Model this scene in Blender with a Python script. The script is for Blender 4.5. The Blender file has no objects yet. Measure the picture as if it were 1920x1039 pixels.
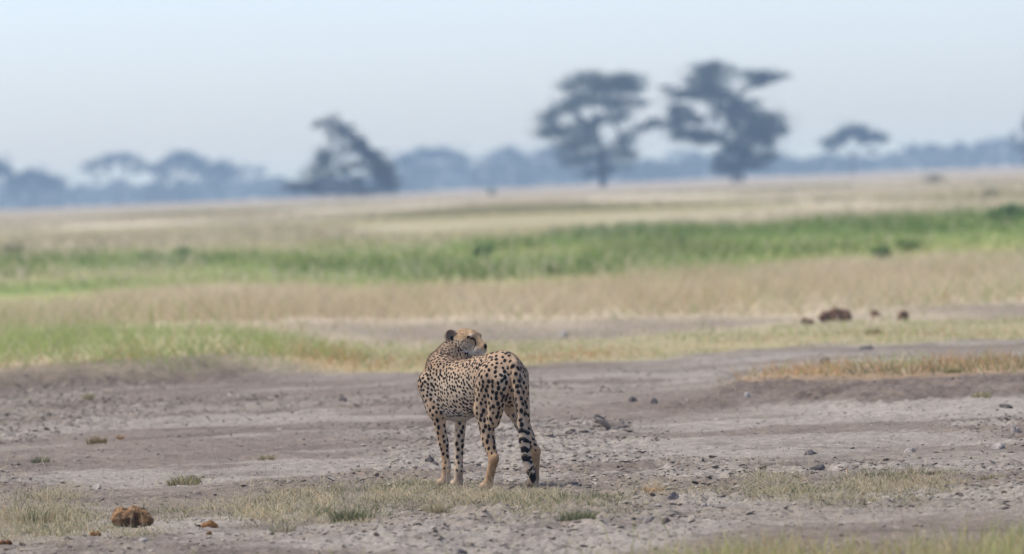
import bpy, math
import numpy as np
from mathutils import Matrix, Vector

# ---------------------------------------------------------------- camera, sky, sun, exposure
scene = bpy.context.scene
col = scene.collection
EYE = 1.74                      # eye height above the plain, metres
FPX = 17160.0                   # focal length in photograph pixels (1920 wide)
ROLL = math.atan(0.039)
PITCH = 186.8 / FPX
CD = 52.0                       # distance to the cheetah

cam_d = bpy.data.cameras.new('camera')
cam = bpy.data.objects.new('camera', cam_d)
col.objects.link(cam)
cam_d.sensor_width = 36.0
cam_d.lens = 36.0 * FPX / 1920.0
cam_d.clip_start = 0.5
cam_d.clip_end = 30000.0
cam_d.dof.use_dof = True
cam_d.dof.focus_distance = CD + 0.1
cam_d.dof.aperture_fstop = cam_d.lens / 68.0     # 68 mm entrance pupil
CM = Matrix.Translation((0, 0, EYE)) @ Matrix.Rotation(math.pi / 2 - PITCH, 4, 'X') @ Matrix.Rotation(-ROLL, 4, 'Z')
cam.matrix_world = CM
scene.camera = cam

SUN_EL, SUN_AZ = 60.0, -80.0    # azimuth clockwise from +Y (the view direction): high, ahead and to the left
world = bpy.data.worlds.new('World')
scene.world = world
world.use_nodes = True
wn = world.node_tree
bg = wn.nodes['Background']
sky = wn.nodes.new('ShaderNodeTexSky')
sky.sky_type = 'NISHITA'
sky.sun_disc = False
sky.sun_elevation = math.radians(SUN_EL)
sky.sun_rotation = math.radians(SUN_AZ)
sky.air_density = 0.35
sky.dust_density = 1.15
sky.ozone_density = 0.0
wn.links.new(sky.outputs[0], bg.inputs[0])
bg.inputs[1].default_value = 0.146

sun_d = bpy.data.lights.new('sun', 'SUN')
sun = bpy.data.objects.new('sun', sun_d)
col.objects.link(sun)
sun_d.energy = 1.5
sun_d.angle = math.radians(16)
sun_d.color = (1.0, 0.93, 0.84)
_e, _a = math.radians(SUN_EL), math.radians(SUN_AZ)
sun_dir = Vector((math.sin(_a) * math.cos(_e), math.cos(_a) * math.cos(_e), math.sin(_e)))
sun.rotation_euler = sun_dir.to_track_quat('Z', 'Y').to_euler()
sun.location = sun_dir * 60

scene.view_settings.view_transform = 'Standard'
scene.view_settings.look = 'None'
scene.view_settings.gamma = 1.0
scene.view_settings.exposure = 0.98
scene.view_settings.use_curve_mapping = False
scene.cycles.use_denoising = True
scene.cycles.volume_bounces = 4
scene.cycles.max_bounces = 6
scene.cycles.transparent_max_bounces = 8

# ---------------------------------------------------------------- helpers
RNG = np.random.default_rng(7)
M3 = np.array(CM.to_3x3())
CO = np.array((0, 0, EYE))


def ray(px, py):
    d = np.array(((px - 960.0) / FPX, -(py - 519.5) / FPX, -1.0))
    return M3 @ d


def at(px, py, Y):
    """point at depth Y seen at photograph pixel (px, py)"""
    d = ray(px, py)
    return CO + d * (Y / d[1])


def on_ground(px, py, z=0.0):
    d = ray(px, py)
    return CO + d * ((z - EYE) / d[2])


def project(P):
    """world points (N,3) -> photograph pixels"""
    q = (P - CO) @ M3
    return 960.0 + FPX * q[:, 0] / -q[:, 2], 519.5 - FPX * q[:, 1] / -q[:, 2]


def hash2(ix, iy, seed):
    h = (ix.astype(np.int64) * 374761393 + iy.astype(np.int64) * 668265263 + seed * 974634777) & 0xFFFFFFFF
    h = ((h ^ (h >> 13)) * 1274126177) & 0xFFFFFFFF
    h = (h ^ (h >> 16)) & 0xFFFFFF
    return h / float(0xFFFFFF)


def vnoise(x, y, seed=0):
    x = np.asarray(x, float); y = np.asarray(y, float)
    ix = np.floor(x); iy = np.floor(y)
    fx = x - ix; fy = y - iy
    fx = fx * fx * (3 - 2 * fx); fy = fy * fy * (3 - 2 * fy)
    a = hash2(ix, iy, seed); b = hash2(ix + 1, iy, seed)
    c = hash2(ix, iy + 1, seed); d = hash2(ix + 1, iy + 1, seed)
    return (a * (1 - fx) + b * fx) * (1 - fy) + (c * (1 - fx) + d * fx) * fy


def fbm(x, y, seed=0, octv=4):
    s = 0; a = 0.5; t = 0
    for k in range(octv):
        s = s + a * vnoise(x * 2 ** k, y * 2 ** k, seed + k * 17); t += a; a *= 0.5
    return s / t


def smooth(a, b, x):
    t = np.clip((x - a) / (b - a), 0, 1)
    return t * t * (3 - 2 * t)


def mesh_from(name, V, F, smooth_shade=True):
    """V (n,3) float, F (m,k) int with the same k per face, or a list of such arrays"""
    Fs = F if isinstance(F, list) else [F]
    me = bpy.data.meshes.new(name)
    V = np.asarray(V, np.float32)
    me.vertices.add(len(V)); me.vertices.foreach_set('co', V.ravel())
    loops = np.concatenate([f.ravel() for f in Fs]).astype(np.int32)
    tot = np.concatenate([np.full(len(f), f.shape[1]) for f in Fs]).astype(np.int32)
    start = np.concatenate([[0], np.cumsum(tot)[:-1]]).astype(np.int32)
    me.loops.add(len(loops)); me.loops.foreach_set('vertex_index', loops)
    me.polygons.add(len(tot)); me.polygons.foreach_set('loop_start', start); me.polygons.foreach_set('loop_total', tot)
    me.polygons.foreach_set('use_smooth', np.full(len(tot), smooth_shade))
    me.update(calc_edges=True)
    return me


def set_col(me, C, name='Col'):
    a = me.attributes.new(name, 'FLOAT_COLOR', 'POINT')
    C = np.asarray(C, np.float32)
    if C.shape[1] == 3:
        C = np.concatenate([C, np.ones((len(C), 1), np.float32)], 1)
    a.data.foreach_set('color', C.ravel())


def set_float(me, v, name):
    a = me.attributes.new(name, 'FLOAT', 'POINT')
    a.data.foreach_set('value', np.asarray(v, np.float32))


def add(name, me, mat, parent=None, **tags):
    o = bpy.data.objects.new(name, me)
    col.objects.link(o)
    if mat is not None and me is not None and not me.materials:
        me.materials.append(mat)
    if parent is not None:
        o.parent = parent
    for k, v in tags.items():
        if v is not None:
            o[k] = v
    return o


def empty(name, loc, **tags):
    o = bpy.data.objects.new(name, None)
    col.objects.link(o)
    o.location = loc
    o.empty_display_size = 0.1
    for k, v in tags.items():
        if v is not None:
            o[k] = v
    return o


def new_mat(name):
    m = bpy.data.materials.new(name); m.use_nodes = True
    nt = m.node_tree
    b = nt.nodes['Principled BSDF']
    return m, nt, b


def attr_mat(name, scales=((8.0, 0.8, 1.2),), rough=0.9, bump=None, translucent=0.0, spec=0.2, base=None):
    """colour from the point attribute Col (or a fixed base) broken up by procedural noise"""
    m, nt, b = new_mat(name)
    N, L = nt.nodes, nt.links
    if base is None:
        src = N.new('ShaderNodeAttribute'); src.attribute_name = 'Col'; out = src.outputs['Color']
    else:
        src = N.new('ShaderNodeRGB'); src.outputs[0].default_value = (*base, 1); out = src.outputs[0]
    tc = N.new('ShaderNodeTexCoord')
    for sc, lo, hi in scales:
        nz = N.new('ShaderNodeTexNoise'); nz.inputs['Scale'].default_value = sc; nz.inputs['Detail'].default_value = 4
        L.new(tc.outputs['Object'], nz.inputs['Vector'])
        mr = N.new('ShaderNodeMapRange')
        mr.inputs[1].default_value = 0.3; mr.inputs[2].default_value = 0.7
        mr.inputs[3].default_value = lo; mr.inputs[4].default_value = hi
        L.new(nz.outputs['Fac'], mr.inputs[0])
        mx = N.new('ShaderNodeVectorMath'); mx.operation = 'SCALE'
        L.new(out, mx.inputs[0]); L.new(mr.outputs[0], mx.inputs['Scale'])
        out = mx.outputs[0]
    L.new(out, b.inputs['Base Color'])
    b.inputs['Roughness'].default_value = rough
    b.inputs['Specular IOR Level'].default_value = spec
    if bump:
        nz = N.new('ShaderNodeTexNoise'); nz.inputs['Scale'].default_value = bump[0]; nz.inputs['Detail'].default_value = 5
        L.new(tc.outputs['Object'], nz.inputs['Vector'])
        bp = N.new('ShaderNodeBump'); bp.inputs['Strength'].default_value = bump[1]; bp.inputs['Distance'].default_value = bump[2]
        L.new(nz.outputs['Fac'], bp.inputs['Height']); L.new(bp.outputs[0], b.inputs['Normal'])
    if translucent > 0:
        tr = N.new('ShaderNodeBsdfTranslucent'); L.new(out, tr.inputs[0])
        mix = N.new('ShaderNodeMixShader'); mix.inputs[0].default_value = translucent
        L.new(b.outputs[0], mix.inputs[1]); L.new(tr.outputs[0], mix.inputs[2])
        L.new(mix.outputs[0], N['Material Output'].inputs[0])
    return m


def surface_nets(F, org, h):
    """iso-surface F=0 of a sampled field as quads (inside negative)"""
    nx, ny, nz = F.shape
    S = F < 0
    c = np.zeros((nx - 1, ny - 1, nz - 1), np.int8)
    for i in (0, 1):
        for j in (0, 1):
            for k in (0, 1):
                c += S[i:nx - 1 + i, j:ny - 1 + j, k:nz - 1 + k]
    act = (c > 0) & (c < 8)
    idx = np.full(act.shape, -1, np.int64)
    I = np.argwhere(act)
    idx[act] = np.arange(len(I))
    acc = np.zeros((len(I), 3)); cnt = np.zeros(len(I))
    corners = [(i, j, k) for i in (0, 1) for j in (0, 1) for k in (0, 1)]
    val = {q: F[I[:, 0] + q[0], I[:, 1] + q[1], I[:, 2] + q[2]] for q in corners}
    for a in corners:
        for ax in range(3):
            if a[ax] == 0:
                b = list(a); b[ax] = 1; b = tuple(b)
                fa, fb = val[a], val[b]
                m = (fa < 0) != (fb < 0)
                t = np.where(m, fa / np.where(m, fa - fb, 1), 0)
                p = np.array(a, float)[None, :] + t[:, None] * (np.array(b) - np.array(a))[None, :]
                acc[m] += p[m]; cnt[m] += 1
    V = (I + acc / cnt[:, None]) * h + org
    Q = []
    for ax in range(3):
        o1, o2 = (ax + 1) % 3, (ax + 2) % 3
        sl0 = [slice(1, -1)] * 3; sl1 = [slice(1, -1)] * 3
        sl0[ax] = slice(0, -1); sl1[ax] = slice(1, None)
        s0, s1 = S[tuple(sl0)], S[tuple(sl1)]
        for flip in (False, True):
            m = (s0 & ~s1) if not flip else (~s0 & s1)
            E = np.argwhere(m)
            if not len(E):
                continue
            base = E + 1; base[:, ax] = E[:, ax]
            def cell(d1, d2):
                q = base.copy(); q[:, o1] += d1; q[:, o2] += d2
                return idx[q[:, 0], q[:, 1], q[:, 2]]
            quad = np.stack([cell(-1, -1), cell(0, -1), cell(0, 0), cell(-1, 0)], 1)
            if flip:
                quad = quad[:, ::-1]
            Q.append(quad)
    return V, np.concatenate(Q)


def tube(path, radii, seg=7):
    """tapered tube along a polyline -> V, quads"""
    P = np.asarray(path, float); n = len(P)
    T = np.gradient(P, axis=0); T /= np.linalg.norm(T, axis=1)[:, None] + 1e-9
    ref = np.array((0.31, 0.93, 0.17))
    A = np.cross(T, ref); A /= np.linalg.norm(A, axis=1)[:, None] + 1e-9
    B = np.cross(T, A)
    th = np.linspace(0, 2 * np.pi, seg, endpoint=False)
    V = P[:, None, :] + np.asarray(radii)[:, None, None] * (np.cos(th)[None, :, None] * A[:, None, :] + np.sin(th)[None, :, None] * B[:, None, :])
    F = []
    for i in range(n - 1):
        for k in range(seg):
            k2 = (k + 1) % seg
            F.append((i * seg + k, i * seg + k2, (i + 1) * seg + k2, (i + 1) * seg + k))
    return V.reshape(-1, 3), np.array(F)


def join(parts):
    Vs, Fs, o = [], [], 0
    for V, F in parts:
        Vs.append(V); Fs.append(F + o); o += len(V)
    return np.concatenate(Vs), np.concatenate(Fs)


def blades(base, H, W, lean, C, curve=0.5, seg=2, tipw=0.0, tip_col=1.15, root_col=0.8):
    """grass blades: base (n,3), height, width, lean (n,2) tip offset in metres, colour (n,3)"""
    n = len(base)
    ang = RNG.uniform(0, np.pi, n)
    side = np.stack([np.cos(ang), np.sin(ang) * 0.5, np.zeros(n)], 1) * (W / 2)[:, None]
    L3 = np.concatenate([lean, np.zeros((n, 1))], 1)
    up = np.zeros((n, 3)); up[:, 2] = H
    if seg == 1:
        V = np.stack([base - side, base + side, base + L3 + up], 1)
        F = np.arange(3 * n).reshape(n, 3)
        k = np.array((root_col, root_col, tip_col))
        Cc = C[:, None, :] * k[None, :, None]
        return V.reshape(-1, 3), [F], Cc.reshape(-1, 3)
    mid = base + L3 * (0.5 - 0.25 * curve) + up * 0.6
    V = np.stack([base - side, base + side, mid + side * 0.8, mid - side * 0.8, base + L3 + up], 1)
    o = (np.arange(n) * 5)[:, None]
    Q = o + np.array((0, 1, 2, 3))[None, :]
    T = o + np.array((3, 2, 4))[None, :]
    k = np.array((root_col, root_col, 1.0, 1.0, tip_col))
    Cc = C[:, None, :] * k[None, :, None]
    return V.reshape(-1, 3), [Q, T], Cc.reshape(-1, 3)


def blade_mesh(name, *a, **k):
    V, F, C = blades(*a, **k)
    me = mesh_from(name, V, F, False)
    set_col(me, C)
    return me


def interp(px, pts):
    p = np.array(pts, float)
    return np.interp(px, p[:, 0], p[:, 1])

# ---------------------------------------------------------------- where things lie on the plain
# edges between ground covers, traced as photograph pixel lines and evaluated where they fall on the ground
E_DIRT = ((-900, 770), (0, 732), (200, 716), (400, 703), (560, 700), (700, 700), (800, 702), (990, 688), (1190, 672), (1383, 660), (1623, 649), (1910, 637), (2800, 600))
E_PATH_LO = ((-900, 700), (430, 640), (625, 643), (790, 645), (1000, 640), (1290, 627), (1480, 613), (1910, 599), (2800, 560))
E_PATH_HI = ((-900, 698), (430, 638), (625, 612), (790, 606), (1000, 603), (1480, 589), (1910, 568), (2800, 530))
E_TAN_HI = ((-900, 640), (0, 605), (300, 586), (600, 556), (800, 543), (1000, 532), (1300, 520), (1500, 513), (1700, 507), (1920, 495), (2800, 460))
E_GREEN_HI = ((-900, 535), (0, 498), (200, 494), (400, 481), (600, 469), (800, 461), (1000, 455), (1200, 434), (1400, 425), (1600, 419), (1920, 404), (2800, 370))
E_ISL_LO = ((1290, 748), (1390, 727), (1500, 730), (1650, 733), (1800, 728), (1920, 722), (2600, 700))     # grassy rise on the right
E_ISL_HI = ((1290, 748), (1390, 718), (1500, 706), (1650, 702), (1800, 700), (1920, 697), (2600, 668))

STRIP = (   # short grass around the cheetah's feet: px, py, rx, ry, weight, greenness
    (740, 925, 85, 18, 1.0, 0.8), (850, 930, 110, 16, 0.8, 0.35), (980, 940, 120, 16, 0.9, 0.4), (830, 950, 90, 20, 0.7, 0.25),
    (1090, 958, 85, 18, 1.0, 0.85), (1010, 962, 110, 14, 0.6, 0.5), (660, 962, 70, 22, 0.9, 0.75), (560, 940, 100, 22, 0.75, 0.35),
    (430, 955, 110, 20, 0.55, 0.5), (540, 975, 90, 18, 0.7, 0.4), (320, 960, 60, 16, 0.35, 0.5), (90, 955, 80, 34, 0.95, 0.55), (110, 990, 120, 22, 0.7, 0.45),
    (270, 1000, 60, 10, 0.6, 0.55), (20, 985, 80, 30, 0.6, 0.5), (-120, 960, 120, 30, 0.6, 0.5),
    (1440, 905, 60, 12, 0.8, 0.45), (1400, 925, 70, 16, 0.45, 0.4), (1500, 930, 110, 18, 0.7, 0.5), (1640, 918, 110, 16, 0.8, 0.4),
    (1720, 905, 90, 14, 0.8, 0.5), (1600, 938, 140, 14, 0.6, 0.5), (1800, 925, 60, 12, 0.4, 0.5), (1240, 920, 60, 10, 0.5, 0.1), (1200, 935, 70, 14, 0.3, 0.4),
    (1290, 930, 50, 12, 0.25, 0.3), (345, 905, 45, 8, 0.15, 0.4), (2050, 930, 140, 20, 0.6, 0.5),
)


def strip_density(px, py):
    d = np.zeros_like(px); g = np.zeros_like(px)
    for x, y, rx, ry, w, gr in STRIP:
        k = w * np.exp(-1.1 * (((px - x) / rx) ** 2 + ((py - y) / ry) ** 2))
        g += gr * k; d += k
    g = g / (d + 1e-6)
    return np.clip(d, 0, 1), g


def cover(X, Y):
    """weights of the ground covers at ground positions"""
    P = np.stack([X, Y, np.zeros_like(X)], 1)
    px, py = project(P)
    near = Y > 20
    px = np.where(near, px, 960 + (X / np.maximum(np.abs(Y), 1)) * FPX); py = np.where(near, py, 1400)
    k = 560.0 / np.maximum(Y, 20)              # wobble shrinks with distance like anything on the ground
    wob = (fbm(X * 0.9, Y * 0.25, 3) - 0.5) * 26 * np.minimum(k / 8, 1.2)
    wob2 = (fbm(X * 0.25, Y * 0.06, 9, 5) - 0.5) * 50 * np.minimum(k / 4, 1.0)
    soft = 5.0
    e = lambda pts: interp(px, pts)
    grass = smooth(soft, -soft, py + wob - e(E_DIRT))                  # 1 = beyond the bare flat
    path = smooth(-4, 4, py + wob2 * 0.5 - e(E_PATH_HI)) * smooth(4, -4, py + wob2 * 0.5 - e(E_PATH_LO)) * smooth(430, 720, px + wob * 6)
    green = smooth(6, -6, py + wob2 - e(E_TAN_HI)) * smooth(-5, 5, py + wob2 * 0.6 - e(E_GREEN_HI))
    far = smooth(5, -5, py + wob2 * 0.6 - e(E_GREEN_HI))
    isl = smooth(3, -3, py + wob * 0.4 - e(E_ISL_LO)) * smooth(-5, 3, py + wob * 0.4 - e(E_ISL_HI)) * smooth(1330, 1420, px)
    lgreen = 1.25 * np.exp(-((px - 200) / 340) ** 2 - ((py - 680) / 36) ** 2) + 0.6 * np.exp(-((px - 640) / 160) ** 2 - ((py - 680) / 18) ** 2)
    orange = np.exp(-((py - e(E_DIRT) + 10) / 13.0) ** 2) * smooth(500, 640, px) * smooth(1350, 900, px) + 0.4 * np.exp(-((py - e(E_DIRT) + 12) / 10) ** 2)
    bankL = smooth(-16, -4, py - e(E_DIRT) + wob * 0.5) * smooth(20, 5, py - e(E_DIRT) + wob) * smooth(640, 380, px)
    bankR = smooth(-4, 6, py - e(E_ISL_LO)) * smooth(34, 18, py - e(E_ISL_LO) + (fbm(X * 1.5, Y * .4, 5) - .5) * 30) * smooth(1100, 1400, px + (fbm(X * 0.8, Y * 0.5, 7) - .5) * 260)
    pale = smooth(20, 30, py - e(E_ISL_LO)) * smooth(62, 44, py - e(E_ISL_LO) + (fbm(X * 1.2, Y * .4, 6) - .5) * 16) * smooth(1350, 1560, px)
    return dict(px=px, py=py, grass=grass, path=path, green=green, far=far, isl=isl, lgreen=np.clip(lgreen, 0, 1), orange=np.clip(orange, 0, 1), bankL=bankL, bankR=bankR, pale=pale)


def height(X, Y, cv=None):
    cv = cv or cover(X, Y)
    dirt = 1 - cv['grass']
    near = smooth(140, 85, Y) * smooth(30, 38, Y)
    rough = np.maximum(smooth(0.40, 0.62, fbm(X * 0.5, Y * 0.16, 21)) * (1 - cv['pale']), np.clip(cv['bankL'] + cv['bankR'], 0, 1))
    h = (fbm(X * 0.28, Y * 0.12, 31) - 0.5) * 0.10
    h = h + (fbm(X * 1.3, Y * 0.7, 33, 3) - 0.5) * 0.045
    n1 = vnoise(X * 7, Y * 5, 41); n2 = vnoise(X * 15, Y * 10, 43); n3 = vnoise(X * 33, Y * 16, 47)
    ridg = 1 - np.abs(2 * vnoise(X * 4.2 + n1, Y * 2.6, 44) - 1)
    h = h + dirt * ((n1 - 0.5) * (0.012 + 0.03 * rough) + (n2 - 0.5) * (0.010 + 0.020 * rough) + (n3 - .5) * (0.010 + 0.014 * rough) + ridg ** 4 * 0.016 * rough)
    h = h * near
    bank = cv['grass'] * smooth(760, 380, cv['px']) * 0.16 + cv['isl'] * 0.03 + smooth(30, 2, cv['py'] - interp(cv['px'], E_ISL_LO)) * smooth(-120, -30, cv['py'] - interp(cv['px'], E_ISL_LO)) * smooth(1180, 1600, cv['px']) * 0.07
    h = h + bank * smooth(400, 100, Y)
    # flat where the cheetah stands
    fx = np.exp(-((X + 0.1) / 0.8) ** 2 - ((Y - CD - 0.2) / 0.9) ** 2)
    h = h * (1 - 0.88 * fx)
    # beyond a kilometre the plain drops a couple of metres towards the wooded line, more on the left
    dip = smooth(1180, 2500, Y) * (2.4 - 1.4 * smooth(-120, 60, X * 2500 / np.maximum(Y, 1)))
    return h - dip


def hz(x, y):
    return float(height(np.array([x]), np.array([y]))[0])


def spot_on(px, py):
    """ground position under a photograph pixel, terrain relief included"""
    d = ray(px, py)
    y0 = on_ground(px, py)[1]
    k = max(1.0, (y0 / 52.0) ** 2)
    Ys = np.linspace(max(y0 - 4 * k, 30), y0 + 4 * k, 900)
    P = CO[None, :] + d[None, :] * (Ys / d[1])[:, None]
    h = height(P[:, 0], P[:, 1])
    below = np.nonzero(P[:, 2] <= h)[0]
    i = below[0] if len(below) else len(Ys) // 2
    return np.array((P[i, 0], P[i, 1], h[i]))


# base colours (albedo)
DIRT = np.array((0.305, 0.264, 0.217)); DIRT_PINK = np.array((0.250, 0.207, 0.168)); DIRT_PALE = np.array((0.365, 0.325, 0.277))
DIRT_DARK = np.array((0.135, 0.108, 0.086)); TAN = np.array((0.64, 0.525, 0.345)); TAN_PALE = np.array((0.74, 0.65, 0.47))
OLIVE = np.array((0.40, 0.36, 0.19)); GREEN = np.array((0.26, 0.36, 0.11)); GREEN_Y = np.array((0.43, 0.445, 0.175))
ORANGE = np.array((0.52, 0.32, 0.15)); STRAW = np.array((0.66, 0.56, 0.36)); GREY_GREEN = np.array((0.17, 0.185, 0.09))


def lerp(a, b, t):
    return a * (1 - t[:, None]) + b * t[:, None]


def ground_colour(X, Y, cv):
    n = len(X)
    C = np.repeat(DIRT[None, :], n, 0)
    C = lerp(C, DIRT_PINK, smooth(0.44, 0.58, fbm(X * 0.4, Y * 0.3, 51)))
    C = lerp(C, DIRT_PALE, 0.9 * smooth(0.52, 0.64, fbm(X * 0.5, Y * 0.5, 53)))
    C = lerp(C, DIRT_DARK, 0.45 * smooth(0.58, 0.75, fbm(X * 1.6, Y * 0.9, 57)))
    C = lerp(C, DIRT_DARK * 1.3, np.clip(cv['bankL'] + cv['bankR'], 0, 1) * (0.45 + 0.5 * smooth(0.35, 0.6, fbm(X * 2.2, Y * 1.2, 58))))
    C = lerp(C, DIRT_PALE * 1.08, cv['pale'])
    d, g = strip_density(cv['px'], cv['py'])
    C = lerp(C, np.array((0.27, 0.235, 0.17)), 0.55 * d)
    t = (TAN * 0.5 + TAN_PALE * 0.5)[None, :] * (0.74 + 0.3 * fbm(X * 0.3, Y * 0.05, 61))[:, None]
    t = lerp(t, GREEN_Y, 0.55 * cv['lgreen'])
    t = lerp(t, ORANGE, 0.7 * np.clip(cv['orange'], 0, 1))
    t = lerp(t, OLIVE * 0.98, 0.75 * smooth(-6, 6, cv['py'] - interp(cv['px'], E_PATH_LO)) * smooth(500, 800, cv['px']))
    C = lerp(C, t, cv['grass'])
    C = lerp(C, DIRT_DARK * 1.3, cv['bankL'] * 0.75)
    C = lerp(C, DIRT_PINK * 1.05, cv['path'] * (0.35 + 0.6 * smooth(0.35, 0.6, fbm(X * 0.5, Y * 0.12, 64))) * 0.85)
    gg = lerp(np.repeat(GREEN[None, :], n, 0), GREEN_Y * 1.05, smooth(0.4, 0.65, fbm(X * 0.09, Y * 0.05, 63)))
    gg = lerp(gg, TAN * 0.85, 0.4 * smooth(0.56, 0.68, fbm(X * 0.12, Y * 0.06, 65)))
    C = lerp(C, gg, cv['green'])
    fo = lerp(np.repeat(OLIVE[None, :], n, 0), TAN_PALE * 0.85, smooth(0.42, 0.62, fbm(X * 0.05, Y * 0.012, 67)))
    fo = lerp(fo, OLIVE * 0.8, 0.5 * smooth(0.55, 0.7, fbm(X * 0.09 + 9, Y * 0.02, 68)))
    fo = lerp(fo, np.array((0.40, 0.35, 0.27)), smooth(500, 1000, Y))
    C = lerp(C, fo, cv['far'])
    C = lerp(C, ORANGE * 0.45 + TAN * 0.3, cv['isl'] * 0.8)
    return C


def build_ground():
    ys = np.concatenate([[-60, 0, 20, 32, 37], np.linspace(38.0, 60, 400)[:-1], np.linspace(60, 96, 330)[:-1], 96 * (14000 / 96) ** np.linspace(0, 1, 170)])
    tc = np.linspace(-1.4, 1.4, 560)
    s = np.linspace(0, 1, 12)[1:] ** 2.5
    half = np.maximum(np.abs(ys), 30) * 0.0559
    X = half[:, None] * tc[None, :]
    out = 3000.0
    Xr = half[:, None] * 1.4 + (out - half[:, None] * 1.4) * s[None, :]
    X = np.concatenate([-Xr[:, ::-1], X, Xr], 1)
    Y = np.repeat(ys[:, None], X.shape[1], 1)
    x, y = X.ravel(), Y.ravel()
    cv = cover(x, y)
    z = height(x, y, cv)
    C = ground_colour(x, y, cv)
    r, c = X.shape
    i = np.arange(r * c).reshape(r, c)
    F = np.stack([i[:-1, :-1], i[:-1, 1:], i[1:, 1:], i[1:, :-1]], -1).reshape(-1, 4)
    me = mesh_from('ground', np.stack([x, y, z], 1), F)
    set_col(me, C)
    m = attr_mat('ground_soil', scales=((0.9, 0.88, 1.1), (9.0, 0.78, 1.2), (42.0, 0.68, 1.26)), rough=0.95, bump=(75.0, 0.9, 0.014), spec=0.1)
    add('ground', me, m, kind='structure', label='bare grey dirt flat running out into dry grass plain')


build_ground()

# ---------------------------------------------------------------- air
def build_haze():
    x, y0, y1, z0, z1 = 3100.0, -80.0, 14200.0, -4.5, 21.0
    V = np.array([(a, b, c) for a in (-x, x) for b in (y0, y1) for c in (z0, z1)])
    F = np.array([(0, 1, 3, 2), (4, 6, 7, 5), (0, 4, 5, 1), (2, 3, 7, 6), (0, 2, 6, 4), (1, 5, 7, 3)])
    me = mesh_from('haze', V, F, False)
    m = bpy.data.materials.new('haze_air'); m.use_nodes = True
    nt = m.node_tree
    nt.nodes.remove(nt.nodes['Principled BSDF'])
    v = nt.nodes.new('ShaderNodeVolumePrincipled')
    v.inputs['Color'].default_value = (0.42, 0.65, 1.0, 1)
    v.inputs['Absorption Color'].default_value = (0.72, 0.88, 1, 1)
    v.inputs['Density'].default_value = HAZE
    v.inputs['Anisotropy'].default_value = 0.0
    nt.links.new(v.outputs[0], nt.nodes['Material Output'].inputs['Volume'])
    add('haze', me, m, kind='stuff', label='pale blue haze hanging over the distant plain')


HAZE = 0.00031
build_haze()

# ---------------------------------------------------------------- trees far out on the plain
BARK = attr_mat('acacia_bark', base=(0.075, 0.06, 0.05), scales=((0.8, 0.7, 1.3),), bump=(3.0, 0.5, 0.05))
LEAF = attr_mat('acacia_leaf', scales=((0.25, 0.75, 1.25),), rough=0.7, translucent=0.25)


def leaf_cloud(centres, radii, counts, size, colour):
    """small leaf sprays spread through ellipsoid clumps"""
    Vs, Cs = [], []
    for c, r, n in zip(centres, radii, counts):
        m = max(4, min(22, n // 16))                        # sprays: each clump is made of flat, uneven sub-clumps with gaps between
        q = RNG.normal(size=(m, 3)); q /= np.linalg.norm(q, axis=1)[:, None]
        q = q * (RNG.uniform(0.1, 1, m) ** 0.5)[:, None] * np.asarray(r) * 0.85
        k = RNG.integers(0, m, n)
        d = RNG.normal(size=(n, 3)) * np.array((0.34, 0.34, 0.22)) * np.asarray(r) * RNG.uniform(0.6, 1.25, (m, 1))[k]
        d[RNG.uniform(size=n) < 0.14] *= 2.1                # stray sprays feather the outline
        p = c + q[k] + d
        a = RNG.normal(size=(n, 3)); a /= np.linalg.norm(a, axis=1)[:, None]
        b = np.cross(a, RNG.normal(size=(n, 3))); b /= np.linalg.norm(b, axis=1)[:, None] + 1e-9
        a[:, 2] *= 0.6
        s = size * RNG.uniform(0.5, 1.3, (n, 1))
        Vs.append(np.stack([p - a * s, p - b * s * 0.45, p + a * s, p + b * s * 0.45], 1).reshape(-1, 3))
        cc = colour * RNG.uniform(0.6, 1.35, (n, 1)) * (0.9 + 0.2 * RNG.uniform())
        Cs.append(np.repeat(cc, 4, 0))
    V = np.concatenate(Vs); C = np.concatenate(Cs)
    return V, np.arange(len(V)).reshape(-1, 4), C


def limb(a, b, r0, r1, bend=0.12, n=6):
    a = np.asarray(a, float); b = np.asarray(b, float)
    t = np.linspace(0, 1, n)
    L = np.linalg.norm(b - a)
    off = RNG.normal(size=3) * L * bend * 0.5; off[2] = abs(off[2]) * 0.4
    P = a + (b - a) * t[:, None] + np.sin(t * np.pi)[:, None] * off
    P[1:-1] += RNG.normal(size=(n - 2, 3)) * L * 0.012
    return tube(P, r0 + (r1 - r0) * t ** 0.8)


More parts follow.
